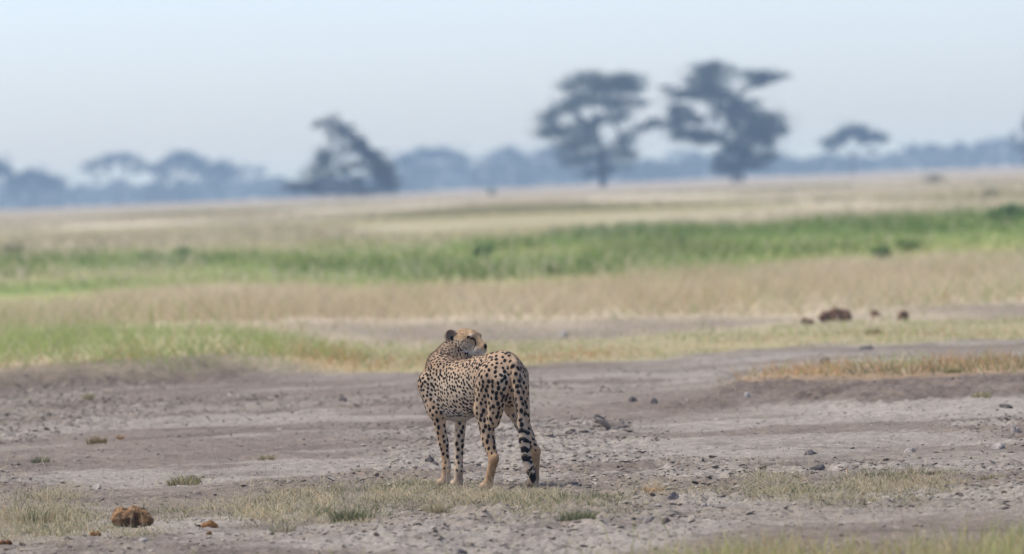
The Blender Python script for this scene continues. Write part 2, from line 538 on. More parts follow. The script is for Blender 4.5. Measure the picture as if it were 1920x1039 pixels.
def tree(name, label, cat, Y, base, lobes, forks, trunk_r, leaf=0.23, dens=2.7, colour=(0.042, 0.055, 0.030), group=None, zoff=None, depth_k=0.8, trunks=None):
    """base = pixel foot of the trunk; lobes = (px, py, rx, ry, density) clumps of foliage; forks = pixel points the limbs leave from"""
    s = Y / FPX
    b = at(base[0], base[1], Y)
    gz = hz(b[0], Y)
    b[2] = gz - 0.05
    root = empty(name, b, label=label, category=cat, group=group)
    root.location = b
    fk = [at(x, y, Y) for x, y in forks]
    parts = []
    for q, tb in enumerate(trunks or [base]):
        p0 = at(tb[0], tb[1], Y); p0[2] = gz - 0.3
        parts.append(limb(p0, fk[min(q, len(fk) - 1)], trunk_r, trunk_r * 0.72, 0.05, 6))
    cs, rs, ns = [], [], []
    for k, (px, py, rx, ry, dn) in enumerate(lobes):
        c = at(px, py, Y)
        c[1] += RNG.uniform(-1, 1) * depth_k * abs(rx) * s * 1.2 + RNG.normal() * 0.5
        r = np.array((rx * s, rx * s * depth_k, ry * s)) * 1.12
        cs.append(c); rs.append(r)
        ns.append(int(max(12, (0.2 + 0.8 * dn) * dens * rx * ry * 0.75)))
        f = min(fk, key=lambda q: np.linalg.norm((q - c) * np.array((1, .3, 1))) + (6 if q[2] > c[2] + 0.5 else 0))
        e = c - np.array((0, 0, r[2] * 0.3))
        parts.append(limb(f, e, trunk_r * 0.34, trunk_r * 0.08, 0.18))
        for _ in range(3):
            parts.append(limb(e + (f - e) * RNG.uniform(0.1, .4), c + RNG.uniform(-0.8, 0.8, 3) * r, trunk_r * 0.14, trunk_r * 0.04, 0.15, 4))
    for i in range(1, len(fk)):
        j = min(range(i), key=lambda q: np.linalg.norm(fk[q] - fk[i]))
        parts.append(limb(fk[j], fk[i], trunk_r * 0.62, trunk_r * 0.4, 0.14, 8))
    V, F = join(parts)
    add('trunk', mesh_from('trunk', V - b, F), BARK, root)
    V, F, C = leaf_cloud(cs, rs, ns, leaf, np.array(colour))
    me = mesh_from('crown', V - b, F, False); set_col(me, C)
    add('crown', me, LEAF, root)
    return root


tree('acacia_tree', 'tall layered acacia on a single trunk, left of the two large trees', 'tree', 1175, (1131, 352),
     [(1108, 150, 36, 15, 1.2), (1165, 148, 38, 14, 1.2), (1140, 163, 52, 14, 1.2), (1185, 165, 20, 14, .9), (1066, 163, 22, 11, .55), (1062, 204, 26, 14, .9), (1088, 188, 34, 15, .75),
      (1130, 190, 36, 14, .5), (1178, 190, 32, 9, .8), (1203, 196, 14, 7, .7), (1032, 226, 24, 20, .9), (1046, 246, 38, 12, .9), (1020, 252, 14, 9, .7), (1098, 242, 30, 16, .7), (1165, 220, 26, 16, .35), (1226, 232, 24, 9, 1.0), (1204, 242, 16, 7, .8),
      (1175, 258, 24, 11, .7), (1090, 268, 46, 15, .55), (1166, 282, 24, 15, .75), (1085, 300, 36, 18, .38), (1128, 290, 26, 16, .6), (1150, 312, 28, 16, .35), (1115, 326, 24, 9, .4), (1070, 280, 24, 12, .4), (1185, 292, 14, 10, .4), (1122, 222, 14, 12, .6), (1152, 202, 20, 9, .6), (1084, 222, 12, 9, .6), (1112, 256, 16, 9, .7)],
     [(1127, 290), (1118, 232), (1150, 225), (1100, 262), (1128, 192), (1162, 250)], 0.48, group='two large acacias on the plain')
tree('acacia_tree', 'broad dark acacia with twin stems and an open flag of foliage at its upper right', 'tree', 1175, (1383, 348),
     [(1325, 128, 34, 14, 1.2), (1302, 150, 24, 12, .45), (1335, 148, 30, 16, 1.1), (1372, 128, 16, 8, .35), (1412, 138, 30, 11, 1.0), (1440, 146, 30, 11, 1.1), (1425, 157, 24, 7, 1.0), (1468, 142, 12, 6, .5), (1246, 165, 13, 5, .9),
      (1290, 178, 34, 14, 1.1), (1325, 172, 38, 18, 1.1), (1360, 182, 26, 14, 1.0), (1268, 206, 18, 16, .9), (1272, 236, 24, 22, 1.1), (1300, 252, 36, 16, 1.2), (1322, 262, 26, 12, 1.0), (1290, 210, 14, 14, .7), (1358, 203, 24, 12, .8), (1390, 200, 32, 14, 1.0),
      (1410, 222, 36, 20, 1.2), (1440, 228, 30, 20, 1.2), (1465, 244, 14, 13, 1.1), (1398, 250, 34, 20, 1.2), (1435, 262, 24, 22, 1.1), (1380, 276, 30, 18, 1.1), (1400, 292, 20, 16, 1.1), (1436, 290, 16, 16, .9), (1385, 308, 34, 12, .9), (1352, 300, 16, 14, .55), (1366, 322, 18, 9, .7), (1424, 310, 18, 10, .7), (1340, 315, 14, 8, .3), (1306, 226, 16, 10, .8), (1340, 222, 10, 9, .7), (1350, 262, 14, 8, .6), (1378, 232, 12, 10, .7)],
     [(1377, 318), (1392, 312), (1350, 262), (1372, 215), (1415, 262), (1330, 195), (1388, 180)], 0.42, trunks=[(1376, 350), (1390, 349)], group='two large acacias on the plain')
tree('broken_tree', 'half collapsed tree with a long dark bough slanting down to the right', 'tree', 1120, (640, 372),
     [(626, 222, 11, 10, .6), (636, 238, 12, 12, .8), (649, 246, 13, 12, .9), (662, 265, 15, 12, .9), (678, 273, 14, 13, 1.0), (690, 290, 15, 12, 1.0), (704, 300, 16, 12, 1.1), (718, 314, 18, 14, 1.1), (729, 334, 18, 18, 1.0), (722, 354, 22, 12, .9),
      (604, 236, 16, 12, .3), (590, 230, 12, 6, .35), (615, 250, 12, 12, .35), (720, 286, 18, 4, .4), (612, 290, 18, 14, 1.1), (606, 310, 24, 16, 1.1), (598, 330, 30, 18, .8), (572, 348, 32, 13, .9), (546, 352, 18, 9, .9), (612, 354, 38, 14, .6), (656, 354, 28, 13, .6), (690, 357, 26, 11, .6), (640, 318, 14, 16, .7), (668, 335, 18, 10, .5), (650, 288, 16, 16, .28), (668, 308, 20, 16, .35), (640, 270, 10, 14, .35), (692, 322, 18, 14, .5), (622, 262, 10, 14, .4), (706, 330, 14, 14, .6), (655, 240, 9, 8, .4), (672, 258, 8, 9, .45), (700, 286, 9, 9, .5), (640, 250, 9, 10, .5), (666, 282, 12, 12, .5), (684, 302, 12, 12, .5), (735, 312, 10, 12, .5), (612, 226, 10, 8, .35), (643, 241, 10, 9, .9), (656, 255, 11, 9, 1.0), (670, 268, 11, 9, 1.1), (683, 281, 12, 9, 1.1), (697, 294, 12, 10, 1.1), (711, 307, 13, 11, 1.1)],
     [(640, 345), (735, 335), (615, 300), (690, 288), (650, 249)], 0.16, trunks=[(640, 372), (742, 366)], dens=1.8, colour=(0.058, 0.056, 0.042))


def umbrella(px, top, w, foot, dens=1.0, seed=0, lean=0.0, gap=True, thick=13):
    """lobes of a flat-topped acacia in photograph pixels"""
    L = []
    n = max(4, int(w / 16))
    for i in range(n):
        t = (i + 0.5) / n * 2 - 1
        L.append((px + t * w * 0.46 + RNG.uniform(-3, 3), top + thick + (t * t) * (foot - top) * 0.26 + RNG.uniform(-3, 3) + lean * t, w / n * 0.95 + 3, thick * RNG.uniform(0.8, 1.2), dens))
        if i % 2 == 0:
            L.append((px + t * w * 0.4 + RNG.uniform(-4, 4), top + thick * 2.2 + (t * t) * (foot - top) * 0.3, w / n * 0.7, thick * 0.7, dens * 0.45))
    m = top + (foot - top) * 0.62
    F = [(px + RNG.uniform(-2, 2), m), (px - w * 0.13, top + (foot - top) * 0.42), (px + w * 0.13, top + (foot - top) * 0.4)]
    return L, F


FAR = (   # px, top, width, foot, distance, density, label
    (-14, 292, 62, 396, 2300, 1.0, 'hazy acacia cut by the left edge of the picture'),
    (62, 316, 106, 394, 2450, 0.8, 'low spreading acacia nearest the left edge in the far treeline'),
    (222, 282, 130, 386, 2600, 0.42, 'open airy acacia showing sky between its limbs, far left treeline'),
    (342, 284, 100, 380, 2600, 1.0, 'dense rounded acacia right of the airy one, far left treeline'),
    (412, 302, 66, 377, 2650, 0.9, 'small rounded acacia at the right end of the far left group'),
    (474, 300, 54, 374, 3400, 0.2, 'thin faint tree between the far left group and the broken tree'),
    (808, 276, 150, 362, 2800, 1.0, 'wide hazy acacia just right of the broken tree'),
    (950, 274, 96, 356, 2900, 0.6, 'flat hazy acacia left of the tall layered acacia'),
    (1036, 272, 78, 352, 2900, 0.8, 'hazy acacia partly behind the tall layered acacia'),
    (1290, 278, 90, 340, 3400, 0.4, 'pale low acacia in the gap between the two large trees'),
    (1600, 232, 112, 330, 1750, 0.9, 'lone flat-topped acacia leaning left on the right of the plain'),
)
for px, top, w, foot, Y, dn, lab in FAR:
    L, F = umbrella(px, top, w, foot, dn, lean=-6 if px == 1600 else 0)
    tree('acacia_tree', lab, 'tree', Y, (px, foot), L, F, 0.5 if Y > 2000 else 0.3, leaf=0.6 if Y > 2000 else 0.45, dens=1.7, group='acacias of the distant treeline', depth_k=0.6)
tree('acacia_tree', 'dark narrow tree cut by the right edge of the picture', 'tree', 1700, (1928, 330),
     [(1902, 255, 8, 9, .8), (1908, 272, 8, 9, .8), (1928, 232, 10, 22, 1.0), (1932, 262, 14, 22, 1.0), (1948, 230, 20, 20, 1.0), (1918, 290, 8, 8, .6), (1945, 285, 22, 18, .9)],
     [(1924, 305), (1930, 270), (1910, 282)], 0.3)

# the wooded line behind: a far-off mass of bush
def far_wood():
    cs, rs, ns = [], [], []
    for px in np.arange(-1500, 3400, 7.0):
        Y = 2750 + 400 * vnoise(px * 0.013, 0, 91) + RNG.uniform(-150, 150)
        prof = np.interp(px, (-700, 0, 130, 300, 500, 640, 800, 1000, 1150, 1250, 1350, 1500, 1600, 1700, 1780, 1830, 1920, 2700), (345, 348, 356, 352, 345, 344, 318, 312, 306, 312, 300, 300, 306, 292, 280, 276, 272, 250))
        top = prof - 7 + (vnoise(px * 0.05, 3, 93) - 0.5) * 18 + RNG.uniform(-5, 5)
        c = at(px, top, Y)
        g = hz(c[0], Y)
        hgt = max(c[2] - g, 1.5)
        k = 4 if hgt > 4 else 3
        for q in range(k):
            t = (q + 0.5) / k
            cs.append(np.array((c[0] + RNG.uniform(-1.5, 1.5), Y + RNG.uniform(-40, 40), g + hgt * t)))
            rs.append(np.array((RNG.uniform(1.6, 3.4), 3.0, hgt / k * 0.85))); ns.append(40)
    V, F, C = leaf_cloud(cs, rs, ns, 0.85, np.array((0.055, 0.068, 0.036)))
    me = mesh_from('distant_woodland', V, F, False); set_col(me, C)
    add('distant_woodland', me, LEAF, kind='stuff', label='blue hazy line of bush along the far edge of the plain')


far_wood()


# ---------------------------------------------------------------- bushes on the plain
BUSH_LEAF = attr_mat('bush_leaf', scales=((2.0, 0.7, 1.3),), rough=0.75, translucent=0.5)


def bush(px, py, w, h, label, colour, group='bushes on the plain', leaf=0.09):
    p = spot_on(px, py)
    s = p[1] / FPX
    W, H = w * s, h * s
    root = empty('bush', p, label=label, category='bush', group=group)
    cs, rs, ns, parts = [], [], [], []
    for k in range(9):
        a = RNG.uniform(0, 6.28); q = RNG.uniform(0, 0.36)
        c = np.array((math.cos(a) * q * W, math.sin(a) * q * W, H * RNG.uniform(0.3, 0.72)))
        cs.append(c); rs.append(np.array((W * 0.2, W * 0.2, H * 0.27)))
        ns.append(60)
        parts.append(limb((RNG.normal() * W * .03, RNG.normal() * W * .03, -0.05), c, 0.02 + 0.01 * H, 0.006, 0.2, 5))
    V, F = join(parts)
    add('stem', mesh_from('stem', V, F), BARK, root)
    V, F, C = leaf_cloud(cs, rs, ns, max(leaf, W * 0.035), np.array(colour))
    V[:, 2] = np.maximum(V[:, 2], 0.01)
    me = mesh_from('foliage', V, F, False); set_col(me, C)
    add('foliage', me, BUSH_LEAF, root)


DG = (0.25, 0.36, 0.14); OG = (0.42, 0.40, 0.26)
bush(1893, 424, 90, 46, 'large dark green bush at the right edge of the green belt', DG)
bush(1652, 488, 40, 26, 'small dark bush at the near edge of the green belt, right side', DG)
bush(1700, 474, 60, 24, 'low wide green bush just right of the small dark one in the green belt', DG)
bush(1274, 464, 44, 24, 'dark bush in the green belt below the gap between the two large acacias', DG)
bush(904, 486, 46, 26, 'dark green bush in the green belt above the head of the cheetah', DG)
bush(344, 488, 60, 26, 'dark green bush on the far edge of the green belt, left side', DG)
bush(275, 492, 70, 22, 'low green bush left of the taller one on the far edge of the green belt', DG)
bush(1040, 516, 30, 20, 'small olive bush where the green belt meets dry grass, right of centre', OG)
bush(1750, 343, 64, 14, 'grey green bush far out on the plain, right side', OG, leaf=0.2)
bush(1858, 370, 26, 15, 'small dark shrub far out on the plain near the right edge', OG, leaf=0.15)
bush(922, 366, 22, 12, 'tiny shrub far out between the broken tree and the tall acacia', OG, leaf=0.2)
bush(20, 474, 60, 20, 'low bush at the left edge where green belt meets the far dry grass', OG)

# ---------------------------------------------------------------- the cheetah
# local frame: u = the way the animal heads (away from the camera, to the left), v = its left side, z = up
CA = math.radians(122.0)


def sd_cone(p, a, b, r1, r2):
    a = np.array(a); b = np.array(b)
    ab = b - a
    t = np.clip(((p - a) @ ab) / (ab @ ab), 0, 1)
    return np.linalg.norm(p - a - t[..., None] * ab, axis=-1) - (r1 + (r2 - r1) * t)


def sd_ell(p, c, r, R=None):
    q = p - np.array(c)
    if R is not None:
        q = q @ R            # columns of R are the ellipsoid's axes
    r = np.array(r)
    k0 = np.linalg.norm(q / r, axis=-1); k1 = np.linalg.norm(q / (r * r), axis=-1) + 1e-9
    return k0 * (k0 - 1) / k1


def smin(a, b, k):
    h = np.clip(0.5 + 0.5 * (b - a) / k, 0, 1)
    return b * (1 - h) + a * h - k * h * (1 - h)


def prim_eval(p, pr):
    return sd_cone(p, *pr[1:]) if pr[0] == 'c' else sd_ell(p, *pr[1:])


def prim_box(pr):
    if pr[0] == 'c':
        a, b, m = np.array(pr[1]), np.array(pr[2]), max(pr[3], pr[4])
        return np.minimum(a, b) - m, np.maximum(a, b) + m
    m = max(pr[2])
    return np.array(pr[1]) - m, np.array(pr[1]) + m


def eval_pts(p, prims, k):
    d = np.full(len(p), 1.0)
    for pr in prims:
        d = smin(d, prim_eval(p, pr), k)
    return d


# head frame
_X = np.array((math.cos(CA), -math.sin(CA), 0)); _T = np.array((-math.sin(CA), -math.cos(CA), 0))   # image right, towards the camera, in (u,v,z)
_yaw, _pit = math.radians(36), math.radians(7)
hf0 = math.cos(_yaw) * _X + math.sin(_yaw) * _T
hs = -math.sin(_yaw) * _X + math.cos(_yaw) * _T
hf = math.cos(_pit) * hf0 - math.sin(_pit) * np.array((0, 0, 1))
hu = math.sin(_pit) * hf0 + math.cos(_pit) * np.array((0, 0, 1))
HR = np.stack([hf, hs, hu], 1)
HS = 1.09                                 # head size
FOOT = 914.5


def loc_px(px, py, d):
    """local point seen at photograph pixel (px, py), d metres beyond the hips"""
    p = (px - 945 + 0.039 * (FOOT - py)) / 333.0 * _X - d * _T
    p[2] = (FOOT - py - 0.039 * (px - 945)) / 333.0
    return p


HC = loc_px(883, 641, 0.595) - HR @ (HS * np.array((0.0625, 0.0395, 0.0155)))


def hp(f, s, u):
    return tuple(HC + HR @ (HS * np.array((f, s, u))))


def plumb(p):
    p = np.array(p, float)
    return tuple(p + 0.039 * p[2] * _X)


TORSO = [
    ('e', (-0.005, 0, 0.635), (0.130, 0.096, 0.125)),
    ('e', (0.09, 0, 0.622), (0.15, 0.090, 0.130)),
    ('e', (0.24, 0, 0.600), (0.17, 0.090, 0.135)),
    ('e', (0.39, 0, 0.552), (0.19, 0.108, 0.160)),
    ('e', (0.50, 0, 0.535), (0.17, 0.110, 0.168)),
    ('e', (0.58, 0, 0.59), (0.12, 0.088, 0.125)),
    ('c', (0.56, 0.05, 0.655), (0.645, 0.082, 0.575), 0.050, 0.060),
    ('c', (0.63, 0.02, 0.665), (0.655, 0.068, 0.60), 0.066, 0.060),
    ('c', (0.645, 0.082, 0.575), (0.612, 0.082, 0.45), 0.060, 0.048),
    ('c', (0.54, -0.045, 0.635), (0.62, -0.075, 0.50), 0.050, 0.052),
    ('c', (0.645, 0.0, 0.59), (0.60, 0.0, 0.46), 0.075, 0.06),
    ('e', (-0.03, 0, 0.515), (0.06, 0.05, 0.06)),
]
NECK = [('c', (0.625, 0.0, 0.615), (0.685, -0.018, 0.68), 0.090, 0.082),
        ('c', (0.685, -0.018, 0.68), (0.705, -0.078, 0.735), 0.082, 0.068),
        ('c', (0.705, -0.078, 0.735), hp(-0.045, -0.012, -0.016), 0.066, 0.052),
        ('c', hp(-0.015, -0.02, -0.05), plumb((0.60, -0.07, 0.64)), 0.042, 0.058)]
HEAD = [
    ('e', hp(-0.004, 0, 0.000), (0.072, 0.062, 0.057), HR),
    ('e', hp(0.000, 0.034, -0.034), (0.062, 0.039, 0.050), HR), ('e', hp(0.000, -0.034, -0.034), (0.062, 0.039, 0.050), HR),
    ('c', hp(0.034, 0, 0.022), hp(0.112, 0, -0.020), 0.034, 0.0165),
    ('c', hp(0.05, 0.018, 0.026), hp(0.062, 0.030, 0.026), 0.022, 0.015), ('c', hp(0.05, -0.018, 0.026), hp(0.062, -0.030, 0.026), 0.022, 0.015),
    ('e', hp(0.092, 0.014, -0.043), (0.035, 0.024, 0.024), HR), ('e', hp(0.092, -0.014, -0.043), (0.035, 0.024, 0.024), HR),
    ('e', hp(0.080, 0, -0.064), (0.034, 0.024, 0.018), HR),
    ('e', hp(0.121, 0, -0.024), (0.013, 0.017, 0.013), HR),
]
HEAD = [(p[0], p[1], tuple(np.array(p[2]) * HS), p[3]) if p[0] == 'e' else (p[0], p[1], p[2], p[3] * HS, p[4] * HS) for p in HEAD]


def ear_prims(s):
    ax = np.array((0.48, 0.85 * s, 0.15)); ax /= np.linalg.norm(ax)
    up = np.array((-0.45, 0.25 * s, 1.0)); up -= ax * (up @ ax); up /= np.linalg.norm(up)
    w = np.cross(ax, up)
    R = HR @ np.stack([ax, up, w], 1)
    c = np.array((-0.044, 0.066 * s, 0.014))
    return ('e', hp(*c), (0.022, 0.044, 0.036), R), ('e', hp(*(c + ax * 0.018 + up * 0.003)), (0.020, 0.034, 0.027), R)


LEG = {
    'fl': [('c', (0.62, 0.085, 0.52), (0.575, 0.082, 0.415), 0.052, 0.043), ('c', (0.575, 0.082, 0.415), (0.555, 0.052, 0.24), 0.037, 0.027), ('c', (0.555, 0.052, 0.24), (0.545, 0.040, 0.105), 0.026, 0.022),
           ('c', (0.545, 0.040, 0.105), (0.552, 0.040, 0.045), 0.0235, 0.024), ('c', (0.552, 0.04, 0.03), (0.58, 0.042, 0.022), 0.026, 0.022), ('e', (0.521, 0.036, 0.088), (0.012, 0.011, 0.014)),
           ('e', (0.598, 0.058, 0.018), (0.020, 0.011, 0.016)), ('e', (0.606, 0.042, 0.018), (0.020, 0.011, 0.016)), ('e', (0.598, 0.026, 0.018), (0.020, 0.011, 0.016))],
    'fr': [('c', (0.61, -0.08, 0.52), (0.585, -0.080, 0.415), 0.052, 0.042), ('c', (0.585, -0.080, 0.415), (0.585, -0.068, 0.24), 0.036, 0.026), ('c', (0.585, -0.068, 0.24), (0.585, -0.065, 0.105), 0.025, 0.022),
           ('c', (0.585, -0.065, 0.105), (0.59, -0.065, 0.045), 0.0235, 0.024), ('c', (0.59, -0.065, 0.03), (0.618, -0.066, 0.022), 0.026, 0.022), ('e', (0.562, -0.070, 0.088), (0.012, 0.011, 0.014)),
           ('e', (0.636, -0.050, 0.018), (0.020, 0.011, 0.016)), ('e', (0.644, -0.066, 0.018), (0.020, 0.011, 0.016)), ('e', (0.636, -0.082, 0.018), (0.020, 0.011, 0.016))],
    'hl': [('c', (0.005, 0.068, 0.61), (0.070, 0.086, 0.44), 0.096, 0.060), ('c', (-0.06, 0.062, 0.59), (-0.01, 0.078, 0.37), 0.066, 0.038), ('c', (0.070, 0.086, 0.44), (0.03, 0.084, 0.27), 0.056, 0.036), ('c', (0.03, 0.084, 0.27), (-0.018, 0.080, 0.172), 0.035, 0.027),
           ('c', (-0.02, 0.080, 0.165), (0.032, 0.080, 0.052), 0.0265, 0.0235), ('e', (-0.038, 0.080, 0.172), (0.018, 0.015, 0.021)), ('c', (0.032, 0.080, 0.032), (0.062, 0.082, 0.024), 0.026, 0.023),
           ('e', (0.080, 0.098, 0.018), (0.020, 0.011, 0.016)), ('e', (0.088, 0.082, 0.018), (0.020, 0.011, 0.016)), ('e', (0.080, 0.066, 0.018), (0.020, 0.011, 0.016))],
    'hr': [('c', (-0.005, -0.056, 0.61), (0.02, -0.080, 0.44), 0.090, 0.058), ('c', (-0.06, -0.052, 0.58), (-0.075, -0.078, 0.38), 0.064, 0.040), ('c', (0.02, -0.088, 0.44), (-0.095, -0.096, 0.28), 0.054, 0.036), ('c', (-0.095, -0.096, 0.28), (-0.172, -0.098, 0.196), 0.034, 0.027),
           ('c', (-0.174, -0.098, 0.188), (-0.165, -0.098, 0.052), 0.0265, 0.0235), ('e', (-0.194, -0.098, 0.200), (0.018, 0.015, 0.021)), ('c', (-0.165, -0.098, 0.032), (-0.135, -0.100, 0.024), 0.026, 0.023),
           ('e', (-0.116, -0.084, 0.018), (0.020, 0.011, 0.016)), ('e', (-0.108, -0.100, 0.018), (0.020, 0.011, 0.016)), ('e', (-0.116, -0.116, 0.018), (0.020, 0.011, 0.016))],
}
TAIL_P = np.array([(-0.080, 0.004, 0.705), (-0.125, 0.012, 0.675), (-0.156, 0.020, 0.62), (-0.180, 0.022, 0.54), (-0.197, 0.016, 0.45), (-0.210, 0.012, 0.355), (-0.222, 0.008, 0.26), (-0.234, -0.002, 0.17), (-0.250, -0.018, 0.095), (-0.268, -0.032, 0.03)])
TAIL_R = 0.93 * np.array([0.038, 0.033, 0.029, 0.0275, 0.027, 0.027, 0.028, 0.028, 0.026, 0.016])
TAIL = [('c', tuple(TAIL_P[i]), tuple(TAIL_P[i + 1]), TAIL_R[i], TAIL_R[i + 1]) for i in range(len(TAIL_P) - 1)]


def plumb_all(prims):
    return [('e', plumb(p[1]), *p[2:]) if p[0] == 'e' else ('c', plumb(p[1]), plumb(p[2]), *p[3:]) for p in prims]


TORSO = plumb_all(TORSO)
NECK = plumb_all(NECK[:2]) + [('c', plumb(NECK[2][1]), NECK[2][2], *NECK[2][3:]), NECK[3]]
LEG = {k: plumb_all(v) for k, v in LEG.items()}
TAIL_P = np.array([plumb(p) for p in TAIL_P])
TAIL = [('c', tuple(TAIL_P[i]), tuple(TAIL_P[i + 1]), TAIL_R[i], TAIL_R[i + 1]) for i in range(len(TAIL_P) - 1)]


def cheetah_field(h):
    lo = np.array((-0.34, -0.38, -0.02)); hi = np.array((0.86, 0.20, 0.96))
    n = np.ceil((hi - lo) / h).astype(int)
    ax = [lo[i] + np.arange(n[i]) * h for i in range(3)]

    def group(prims, k, pad=0.055):
        F = np.full(tuple(n), 0.2, np.float32)
        for pr in prims:
            a, b = prim_box(pr)
            i0 = np.clip(((a - pad - lo) / h).astype(int), 0, n); i1 = np.clip(((b + pad - lo) / h).astype(int) + 1, 0, n)
            sl = tuple(slice(i0[q], i1[q]) for q in range(3))
            g = np.stack(np.meshgrid(*[ax[q][sl[q]] for q in range(3)], indexing='ij'), -1)
            F[sl] = smin(F[sl], prim_eval(g, pr).astype(np.float32), k)
        return F
    F = group(TORSO, 0.05)
    F = smin(F, group(NECK, 0.035), 0.05)
    for key, k in (('hl', 0.035), ('hr', 0.035), ('fl', 0.03), ('fr', 0.03)):
        F = smin(F, group(LEG[key], 0.016), k)
    F = smin(F, group(HEAD, 0.014), 0.022)
    for s in (1, -1):
        e, cut = ear_prims(s)
        E = np.maximum(group([e], 0.01), -group([cut], 0.01))
        F = smin(F, E, 0.008)
    F = smin(F, group(TAIL, 0.012), 0.014)
    return surface_nets(F, lo, h)


COAT, ntc, bsc = new_mat('cheetah_coat')
_N, _L = ntc.nodes, ntc.links
_a = _N.new('ShaderNodeAttribute'); _a.attribute_name = 'Col'
_s = _N.new('ShaderNodeAttribute'); _s.attribute_name = 'spot'
_tc = _N.new('ShaderNodeTexCoord')
_nz = _N.new('ShaderNodeTexNoise'); _nz.inputs['Scale'].default_value = 190; _nz.inputs['Detail'].default_value = 3
_L.new(_tc.outputs['Object'], _nz.inputs['Vector'])
_wob = _N.new('ShaderNodeMapRange'); _wob.inputs[3].default_value = -0.16; _wob.inputs[4].default_value = 0.16; _L.new(_nz.outputs['Fac'], _wob.inputs[0])
_ad = _N.new('ShaderNodeMath'); _ad.operation = 'ADD'; _L.new(_s.outputs['Fac'], _ad.inputs[0]); _L.new(_wob.outputs[0], _ad.inputs[1])
_mr = _N.new('ShaderNodeMapRange'); _mr.interpolation_type = 'SMOOTHSTEP'
_mr.inputs[1].default_value = 0.84; _mr.inputs[2].default_value = 1.16; _mr.inputs[3].default_value = 1.0; _mr.inputs[4].default_value = 0.0
_L.new(_ad.outputs[0], _mr.inputs[0])
_br = _N.new('ShaderNodeMapRange'); _br.inputs[1].default_value = 0.3; _br.inputs[2].default_value = 0.7; _br.inputs[3].default_value = 0.84; _br.inputs[4].default_value = 1.14
_nz2 = _N.new('ShaderNodeTexNoise'); _nz2.inputs['Scale'].default_value = 45; _nz2.inputs['Detail'].default_value = 6; _L.new(_tc.outputs['Object'], _nz2.inputs['Vector'])
_L.new(_nz2.outputs['Fac'], _br.inputs[0])
_sc = _N.new('ShaderNodeVectorMath'); _sc.operation = 'SCALE'; _L.new(_a.outputs['Color'], _sc.inputs[0]); _L.new(_br.outputs[0], _sc.inputs['Scale'])
_mx = _N.new('ShaderNodeMix'); _mx.data_type = 'RGBA'; _mx.inputs['B'].default_value = (0.012, 0.010, 0.009, 1)
_L.new(_mr.outputs[0], _mx.inputs['Factor']); _L.new(_sc.outputs[0], _mx.inputs['A']); _L.new(_mx.outputs['Result'], bsc.inputs['Base Color'])
bsc.inputs['Roughness'].default_value = 0.75; bsc.inputs['Specular IOR Level'].default_value = 0.08
bsc.inputs['Sheen Weight'].default_value = 0.05; bsc.inputs['Sheen Roughness'].default_value = 0.5
_bp = _N.new('ShaderNodeBump'); _bp.inputs['Strength'].default_value = 0.35; _bp.inputs['Distance'].default_value = 0.004
_L.new(_nz2.outputs['Fac'], _bp.inputs['Height']); _L.new(_bp.outputs[0], bsc.inputs['Normal'])


def seg_dist2(p, pts):
    d = np.full(len(p), 9.0)
    for a, b in zip(pts[:-1], pts[1:]):
        a = np.array(a); b = np.array(b); ab = b - a
        t = np.clip((p - a) @ ab / (ab @ ab), 0, 1)
        d = np.minimum(d, np.linalg.norm(p - a - t[:, None] * ab, axis=1))
    return d


